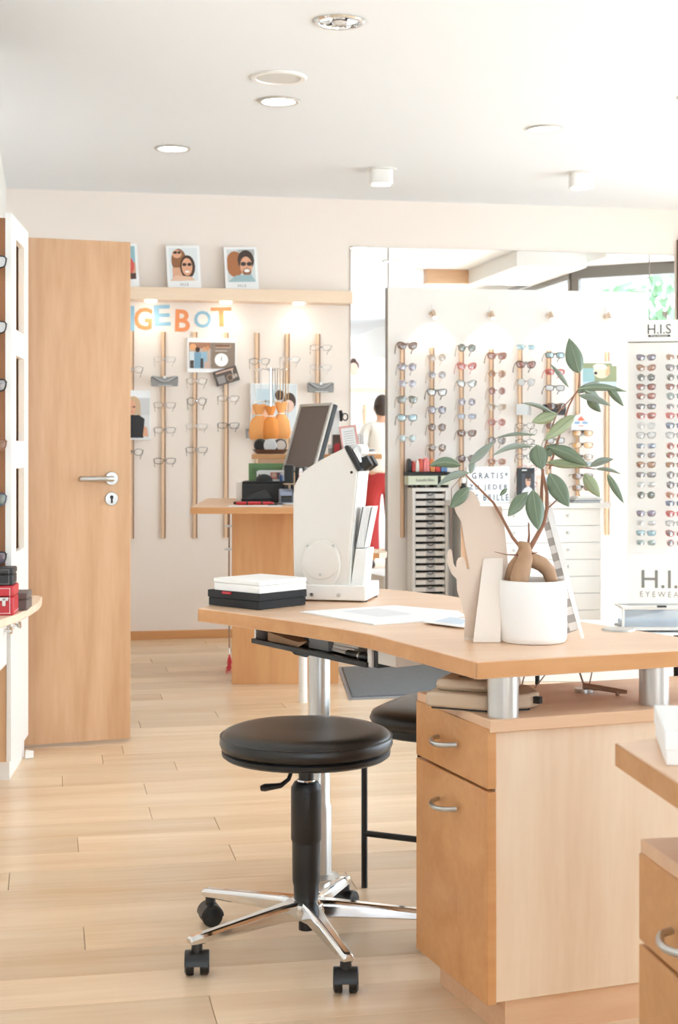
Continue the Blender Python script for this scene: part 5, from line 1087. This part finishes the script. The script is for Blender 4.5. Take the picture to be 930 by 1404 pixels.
def softcase(rl, py, label):
    z = Py(300, py, YW-.09).z; t = thing('glasses_pouch', label, 'case', (rl.location.x, YW-.10, z-.027), 0, 'grey felt glasses pouches')
    m = MB().prismy([(-.080, .0), (.080, 0), (.083, .03), (.082, .058), (.07, .064), (.05, .060), (.02, .055), (-.02, .055), (-.05, .060), (-.07, .064), (-.082, .058), (-.083, .03)], 0, .022); m.build('pouch_body', M_grey, t, bevel=.003)
    MB().prismy([(-.082, .056), (-.072, .064), (0, .030), (.072, .064), (.082, .056), (.03, .02), (0, .012), (-.03, .02)], -.004, -.0003).build('flap', mat('grey_felt_light', C(176, 174, 172), .8), t, bevel=.001)
    MB().tube([(-.078, -.005, .056), (-.03, -.005, .026), (0, -.005, .020), (.03, -.005, .026), (.078, -.005, .056)], .0025, 5).build('binding', mat('binding_dark', C(84, 82, 82), .6), t)
    MB().tube([(0, .022, .03), (0, .085, .03)], .004, 6).build('peg', M_peg, t); MB().tube([(-.04, -.0055, .004), (.045, -.0055, .004)], .002, 5).build('zip', M_paper, t); MB().box(-.008, -.006, .046, .008, -.004, .062).build('price_tag', M_paper, t)
softcase(lrail[1], 524, 'grey felt pouch hanging on the second rail of the left wall'); softcase(lrail[4], 595, 'grey felt pouch partly hidden behind the orange pouches'); softcase(lrail[6], 531, 'grey felt pouch on the rail nearest the mirror')
# panel rails
pz0 = Py(700, 735, YP).z; pr = []
PX = (553, 593.5, 634, 675, 714.5, 754, 793.5, 834)
for i, px in enumerate(PX):
    top = (474, 478, 477, 479, 478, 480, 500, 481)[i]; pr.append(rail(px, pz0, Py(700, top, YP).z, YP, RN[i], 'white mirror panel'))
SG = [(0, [(474, 'cat', 'thick', 'brown', 'brown'), (503, 'round', 'thin', 'grey', 'violet'), (526, 'round', 'wire', 'clear', 'violet'), (548, 'avi', 'wire', 'gun', 'green'), (573, 'way', 'thick', 'grey', 'cyan'), (601, 'round', 'thin', 'clear', 'teal')]),
      (1, [(490, 'round', 'thin', 'clear', 'sand'), (514, 'round', 'wire', 'clear', 'smoke'), (538, 'way', 'thick', 'black', 'light'), (562, 'round', 'thin', 'black', 'violet'), (586, 'round', 'thin', 'brown', 'brown'), (614, 'round', 'wire', 'gun', 'amber')]),
      (2, [(477, 'round', 'thin', 'black', 'green'), (502, 'cat', 'thin', 'red', 'red'), (526, 'cat', 'thin', 'grey', 'light'), (551, 'round', 'wire', 'silver', 'violet'), (571, 'rect', 'thin', 'clear', 'blue'), (594, 'way', 'thin', 'brown', 'brown'), (629, 'round', 'thin', 'black', 'brown')]),
      (3, [(488, 'way', 'thick', 'tort', 'rose'), (512.5, 'round', 'wire', 'gold', 'tan'), (536, 'round', 'wire', 'silver', 'rose'), (558, 'way', 'thin', 'clear', 'sand'), (579, 'round', 'thin', 'pink', 'rose'), (604, 'round', 'thin', 'brown', 'smoke'), (633, 'oval', 'thin', 'pink', 'tan')]),
      (4, [(476, 'rect', 'thin', 'clear', 'cyan'), (500, 'cat', 'thick', 'black', 'rose'), (524, 'round', 'wire', 'gun', 'grey')]),
      (5, [(487, 'rect', 'thick', 'black', 'cyan'), (510, 'rect', 'thick', 'red', 'red'), (532, 'rect', 'thick', 'grey', 'grey'), (584, 'oval', 'thin', 'brown', 'brown'), (604, 'rect', 'thick', 'brown', 'grey')])]
KN = {'cat': 'cat-eye', 'round': 'round', 'avi': 'aviator', 'way': 'half-rim', 'rect': 'rectangular', 'oval': 'oval', 'wrap': 'wraparound'}
FN = {'gun': 'bronze', 'tort': 'tortoise'}
LNN = {'smoke': 'pale smoke', 'light': 'pale mirror', 'cyan': 'cyan mirror', 'tan': 'light brown'}
for r_, lst in SG:
    rl = pr[r_]
    for k, (py, kd, th, fc, lc) in enumerate(lst):
        z = Py(700, py, YP-.11).z + (rl.location.x-pr[3].location.x)*0
        z = Py(PX[r_]+6, py, YP-.11).z
        link('peg', PEG, rl, (0, 0, z-rl.location.z))
        glasses(kd, th, F[fc], LN[lc], (rl.location.x+.004, YP-.112, z), R(4), '%s %s sunglasses, %s lenses, %s pair on the %s panel rail' % (FN.get(fc, fc), KN[kd], LNN.get(lc, lc), ORD[k], RN[r_]), 'sunglasses on the white mirror panel', sc=1.03)
# dark case with glasses on it, sixth rail
rl = pr[5]; z = Py(760, 562, YP-.1).z
t = thing('glasses_case', 'black hard case with brown sunglasses on top, on the sixth panel rail', 'case', (rl.location.x+.01, YP-.11, z-.03), 0)
MB().prismy([(-.07, 0), (.066, -.004), (.072, .03), (.068, .07), (-.075, .066), (-.078, .04)], 0, .04).build('shell', mat('case_black', C(50, 50, 54), .3), t, bevel=.008); MB().tube([(-.072, -.001, .04), (.07, -.001, .042)], .002, 5).build('seam', M_grey, t); MB().tube([(0, .04, .035), (0, .094, .035)], .004, 6).build('peg', M_peg, t)
glasses('way', 'thick', F['brown'], LN['brown'], (rl.location.x+.01, YP-.118, z+.022), R(4), 'brown sunglasses resting on the black case, sixth panel rail', 'sunglasses on the white mirror panel', 'back')
# grey sheet on the fifth rail, lens cloth pack, picture of the dog, clip-ons
rl = pr[4]; z = Py(718, 569, YP-.06).z
t = thing('grey_sign', 'blank pale grey card on the fifth panel rail', 'sign', (rl.location.x+.008, YP-.06, z)); MB().box(-.05, 0, 0, .045, .004, .07).build('sheet', mat('card_grey', C(206, 208, 208), .6), t); MB().box(.045, -.012, 0, .049, .004, .07).build('edge', M_white, t); MB().box(-.01, .004, .02, .01, .059, .03).build('holder', M_white, t)
for i, py in enumerate((584, 592, 606, 613, 626, 642, 654, 664, 676)):
    z = Py(718, py, YP-.10).z; c_ = ('black', 'grey', 'black', 'black', 'black', 'red', 'black', 'red', 'black')[i]
    glasses('oval', 'thin', F[c_], M_clear, (rl.location.x+.004+(.012 if i % 2 else -.004), YP-.113-(.012 if i % 2 else 0), z), R(8 if i % 2 else -3), '%s framed clear glasses, %s of the crowded column on the fifth panel rail' % (c_, ORD[i]), 'clear glasses on the fifth panel rail', 'hang', 'eyeglasses', sc=.98)
    link('peg', PEG, rl, (0, 0, z-rl.location.z))
dg = poster('wall_poster', 822.5, 516, .250, .190, 'white bordered photo poster of a dog on the panel, behind the top leaves', 'poster', [('r', 0, 0, 1, 1, C(148, 156, 120)), ('r', 0, 0, .35, .8, C(150, 186, 190)), ('r', 0, 0, 1, .3, C(190, 206, 220)), ('e', .55, .68, .24, .26, C(232, 212, 186)), ('e', .5, .86, .2, .12, C(236, 228, 210)), ('p', [(.68, .75), (.78, .92), (.8, .6), (.66, .5)], C(222, 180, 140)), ('e', .38, .62, .05, .06, C(60, 56, 54)), ('r', .2, .1, .9, .2, C(214, 224, 236)), ('r', .86, .9, 1, 1, C(246, 246, 246))], border=.01, Y=YP, gap=.035)
MB().tube([(-.015, -.0045, .034), (-.008, -.0045, .052), (-.002, -.0045, .030), (.006, -.0045, .046), (.014, -.0045, .034), (.03, -.0045, .04)], .0012, 5).build('signature', M_inkd, dg)
z = Py(797, 609, YP-.05).z; t = thing('lens_cloth_pack', 'white blister pack with a red arrow and blue glasses picture on the panel', 'pack', (pr[6].location.x+.006, YP-.05, z+.055))
MB().prismy([(-.065, 0), (.065, 0), (.065, .075), (.075, .085), (.075, .125), (.02, .13), (0, .145), (-.02, .13), (-.07, .125), (-.07, .085), (-.065, .075)], 0, .003).build('card', M_paper, t)
pic('print', .13, .13, [('p', [(.3, .8), (.7, .8), (.5, .97)], C(240, 130, 110)), ('p', [(.25, .73), (.75, .73), (.5, .85)], C(236, 110, 90)), ('e', .3, .63, .17, .07, C(150, 180, 210)), ('e', .7, .63, .17, .07, C(150, 180, 210)), ('r', .36, .46, .64, .5, C(238, 120, 100)), ('r', .05, .16, .95, .27, C(60, 64, 74)), ('r', .05, .04, .95, .14, C(176, 192, 206)), ('r', .3, .03, .4, .2, C(236, 120, 110))], t, (0, 0, .0)); MB().box(-.01, .003, .06, .01, .049, .08).build('holder', M_white, t)
for i, (py, lc) in enumerate(((594, 'yellow'), (610.5, 'yellow'), (627, 'sand'), (637, 'green'), (653, 'amber'), (669, 'amber'))):
    z = Py(797, py, YP-.07).z
    glasses('wrap', 'thin', F['brown'], LN[lc], (pr[6].location.x+.008, YP-.075, z), R(2), '%s clip-on lenses, %s pair of the column right of the ficus' % ({'yellow': 'yellow', 'sand': 'pale sand', 'green': 'grey green', 'amber': 'dark amber'}[lc], ORD[i]), 'clip-on lenses on the seventh panel rail', 'back', sc=.98)
t = thing('clip_on_stand', 'white narrow card strip behind the clip-on lenses', 'stand', (pr[6].location.x+.008, YP-.05, Py(797, 678, YP-.05).z)); MB().box(-.012, 0, 0, .012, .003, .38).build('strip', M_white, t); MB().box(-.012, .003, .1, .012, .049, .12).build('holder', M_white, t)
m = MB()
for py in (594, 610.5, 627, 637, 653, 669): m.box(-.005, -.022, Py(797, py, YP-.07).z-t.location.z, .005, 0, Py(797, py, YP-.07).z-t.location.z+.014)
m.build('clip_knob', M_black, t)
# H.I.S stand: columns of pairs
rows = (491.5, 505.5, 518.6, 531.5, 544, 558, 570.5, 584, 597, 611.5, 624, 637, 650.5, 664, 678, None, 703, 716, 729.5, 742.5)
pal = {0: [('black', 'violet', 'way'), ('tort', 'tan', 'cat'), ('grey', 'green', 'round'), ('black', 'rose', 'way'), ('brown', 'rose', 'way'), ('black', 'smoke', 'rect'), ('red', 'rose', 'way'), ('silver', 'grey', 'round'), ('black', 'grey', 'way'), ('silver', 'blue', 'rect'), ('clear', 'smoke', 'way'), ('brown', 'tan', 'way'), ('black', 'smoke', 'rect'), ('clear', 'light', 'way'), ('grey', 'green', 'round'), None, ('grey', 'violet', 'way'), ('clear', 'light', 'rect'), ('blue', 'cyan', 'rect'), ('silver', 'teal', 'rect')],
       1: [('clear', 'tan', 'way'), ('black', 'smoke', 'way'), ('silver', 'green', 'round'), ('brown', 'rose', 'way'), ('grey', 'teal', 'round'), ('clear', 'smoke', 'oval'), ('red', 'red', 'way'), ('blue', 'blue', 'way'), ('black', 'grey', 'way'), ('pink', 'rose', 'round'), ('gun', 'rose', 'oval'), ('brown', 'tan', 'rect'), ('grey', 'smoke', 'round'), ('black', 'smoke', 'round'), ('pink', 'tan', 'cat'), ('blue', 'blue', 'rect'), ('red', 'red', 'way'), ('black', 'grey', 'rect'), ('red', 'smoke', 'cat'), ('pink', 'smoke', 'round')]}
HPEG = MB().tube([(0, -.092, 0), (0, -.0, 0)], .003, 6).mesh('peg', M_white)
SPAN = MB().box(-.007, -.003, -.011, .006, -.0012, .004).mesh('price_sticker', M_paper)
for c_, pxc in ((0, 885.5), (1, 925)):
    for i, py in enumerate(rows):
        if c_ == 1 and py is None: py = 689
        if py is None:
            continue
        fc, lc, kd = pal[c_][i]
        xl = (pxc-861)*hk*.985+.002; z = hz_(py)
        wp = hs.matrix_basis @ Vector((xl, -.085, z))
        link('peg', HPEG, hs, (xl, 0, z))
        g_ = glasses(kd, 'thin', F[fc], LN[lc], wp, hs.rotation_euler.z, '%s %s sunglasses, %s lenses, %s pair in the %s column of the display stand' % (FN.get(fc, fc), KN[kd], LNN.get(lc, lc), ORD[i], ['left', 'right'][c_]), 'sunglasses on the H.I.S stand', 'back', sc=.86)
        link('price_sticker', SPAN, g_, (-.026, 0, -.006))
# glasses on the tower at the left edge
for i, (py, fc, lc) in enumerate(((364, 'black', 'grey'), (452, 'black', 'grey'), (530, 'black', 'light'), (610, 'tort', 'tan'), (684, 'blue', 'teal'), (762, 'black', 'violet'))):
    z = 1.18+(612-py)*5.3/2050; wp = twp(-.072, -.065, z)
    glasses('way', 'thick', F[fc], LN[lc], wp, R(-6.1+22), '%s thick rimmed sunglasses, %s pair on the tower at the left edge' % (FN.get(fc, fc), ORD[i]), 'sunglasses on the shelf tower', 'back', sc=1.05)
    pg = thing('wall_holder', 'clear holder carrying the %s pair of sunglasses on the left tower' % ORD[i], 'holder', twp(-.075, .019, z-.018), R(-6.1), 'holders on the shelf tower')
    MB().prismx([(0, 0), (-.085, .004), (-.085, .012), (0, .02)], -.02, .03).build('ledge', M_peg, pg); MB().box(-.022, -.004, -.01, .032, 0, .03).build('plate', M_peg, pg)

# ------------------------------------------------------------------ what the mirror shows: partition wall, shelf, poster and a woman
pt_ = thing('display_partition', 'white display partition with glasses rails, seen only in the mirror strip', 'partition', (2.75, 1.55, 0))
MB().box(0, 0, 0, 1.35, .06, 2.2).build('board', M_whitem, pt_, bevel=.003); MB().box(0, .06, 1.80, 1.35, .16, 1.84).build('ledge', M_pelmet, pt_)
for x in (.35, .56, .8): MB().box(x, .06, 1.05, x+.025, .08, 1.66).build('rail', M_rail, pt_); 
for x in (.36, .57, .81):
    for k in range(4): glasses('round', 'wire', F['gold'], M_clear, (2.75+x, 1.65, 1.15+.14*k), R(180), 'faint wire glasses, %s pair up on the %s rail of the mirrored partition' % (['lowest', 'second', 'third', 'top'][k], {.36: 'first', .57: 'middle', .81: 'last'}[x]), 'glasses on the mirrored partition', 'back', 'eyeglasses')
t = thing('portrait_poster', 'pink portrait of a woman with a hair bun, reflected in the mirror strip', 'poster', (3.42, 1.66, 1.8405), R(180))
MB().box(-.14, -.002, 0, .14, .002, .36).build('sheet', M_paper, t); pic('print', .27, .34, [('r', 0, 0, 1, 1, C(240, 222, 222)), ('e', .5, .9, .12, .09, HD), ('e', .5, .72, .24, .2, HD), ('e', .5, .62, .2, .22, C(236, 196, 178)), ('p', [(.05, 0), (.95, 0), (.85, .28), (.6, .4), (.4, .4), (.15, .28)], C(248, 244, 242))], t, (0, -.002, .01))

M_skin = mat('skin', C(222, 174, 146), .55); M_hair = mat('hair_dark', C(58, 44, 38), .6); M_blouse = mat('blouse_white', C(238, 234, 228), .8, bump=.2, bscale=40); M_trs = mat('trousers_red', C(176, 48, 48), .75); M_shoe = mat('shoe_dark', C(70, 52, 46), .5)
def skinned(name, verts, edges, radii, m, parent, sub=2, root=0):
    me = bpy.data.meshes.new(name); me.from_pydata(verts, edges, []); me.materials.append(m)
    o = link(name, me, parent); sk = o.modifiers.new('skin', 'SKIN'); sk.use_smooth_shade = True
    for v, r_ in zip(me.skin_vertices[0].data, radii): v.radius = r_ if isinstance(r_, tuple) else (r_, r_)
    me.skin_vertices[0].data[root].use_root = True
    sb = o.modifiers.new('subsurf', 'SUBSURF'); sb.levels = sb.render_levels = sub; return o
wm = thing('person', 'woman in white blouse and red trousers, seen from behind in the mirror', 'person', (3.19, 4.17, 0), R(6))
# faces -Y: looks away from the mirror
V = [(0, 0, .90), (0, .01, 1.02), (0, .015, 1.16), (0, .01, 1.29), (0, .01, 1.37), (0, 0, 1.43), (0, -.01, 1.50), (0, -.01, 1.56),
     (.155, .01, 1.345), (.20, .02, 1.10), (.17, -.10, .93), (.16, -.14, .88), (-.155, .01, 1.345), (-.20, .02, 1.10), (-.17, -.10, .93), (-.16, -.14, .88),
     (.085, 0, .84), (.095, -.01, .47), (.10, .01, .09), (.105, -.10, .035), (-.085, 0, .84), (-.095, .0, .47), (-.10, .02, .09), (-.105, -.09, .035)]
E = [(0, 1), (1, 2), (2, 3), (3, 4), (4, 5), (5, 6), (6, 7), (4, 8), (8, 9), (9, 10), (10, 11), (4, 12), (12, 13), (13, 14), (14, 15), (0, 16), (16, 17), (17, 18), (18, 19), (0, 20), (20, 21), (21, 22), (22, 23)]
Rd = [(.13, .10), (.115, .085), (.12, .09), (.13, .085), (.09, .06), .045, (.068, .085), (.06, .075), .047, .038, .028, .024, .047, .038, .028, .024, .075, .05, .036, .032, .075, .05, .036, .032]
body = skinned('body', V, E, Rd, M_skin, wm, 2)
skinned('blouse', [(0, .0, .90), (0, .01, 1.02), (0, .015, 1.16), (0, .01, 1.28), (0, .01, 1.385), (.165, .01, 1.345), (.21, .02, 1.10), (.185, -.07, .97), (-.165, .01, 1.345), (-.21, .02, 1.10), (-.185, -.07, .97)],
        [(0, 1), (1, 2), (2, 3), (3, 4), (4, 5), (5, 6), (6, 7), (4, 8), (8, 9), (9, 10)], [(.17, .135), (.15, .115), (.15, .115), (.155, .105), (.10, .075), .066, .062, .055, .066, .062, .055], M_blouse, wm, 2)
skinned('trousers', [(0, 0, .90), (0, .01, .98), (.09, .01, .80), (.10, .0, .47), (.105, .01, .08), (-.09, .01, .80), (-.10, .0, .47), (-.105, .02, .08)], [(0, 1), (0, 2), (2, 3), (3, 4), (0, 5), (5, 6), (6, 7)], [(.155, .12), (.135, .1), (.092, .1), .074, .082, (.092, .1), .074, .082], M_trs, wm, 2)
for s_, dy in ((1, 0), (-1, .01)): 
    m = MB().ell((.105*s_, -.04+dy, .035), (.042, .125, .045), 16, 8); m.v = [(a, b, max(c, .0)) for a, b, c in m.v]; m.build('shoe', M_shoe, wm, ang=70)
hd_ = MB().ell((0, -.012, 1.555), (.074, .094, .115), 24, 14); hd_.build('head', M_skin, wm, ang=90)
hr = MB().ell((0, .012, 1.575), (.083, .096, .112), 24, 14); hr.v = [(a, b if b > -.05 else -.05-(b+.05)*.0, c) for a, b, c in hr.v]; hr.build('hair', M_hair, wm, ang=90)
fc_ = MB(); fc_.ell((0, -.108, 1.54), (.012, .018, .022), 10, 6); fc_.build('nose', M_skin, wm, ang=90)
for s_ in (-1, 1):
    MB().ell((.032*s_, -.094, 1.565), (.013, .008, .007), 10, 6).build('eye', M_black, wm, ang=90); MB().ell((.078*s_, -.01, 1.55), (.01, .02, .032), 10, 6).build('ear', M_skin, wm, ang=90)
    for i in range(5):
        x0 = .16*s_+(i-1.6)*.017*s_; L_ = (.055, .075, .08, .074, .06)[i]
        b0 = Vector((x0, -.155, .862)) if i else Vector((.135*s_, -.15, .885))
        MB().tube([b0+Vector((0, .02, .025)), b0, b0+Vector((0, -.012, -L_*.5)), b0+Vector((0, .0, -L_))], [.010, .009, .008, .006], 8).build('finger', M_skin, wm, ang=90)
MB().ell((0, -.098, 1.505), (.025, .008, .006), 12, 6).build('mouth', mat('lips', C(190, 110, 104), .5), wm, ang=90)
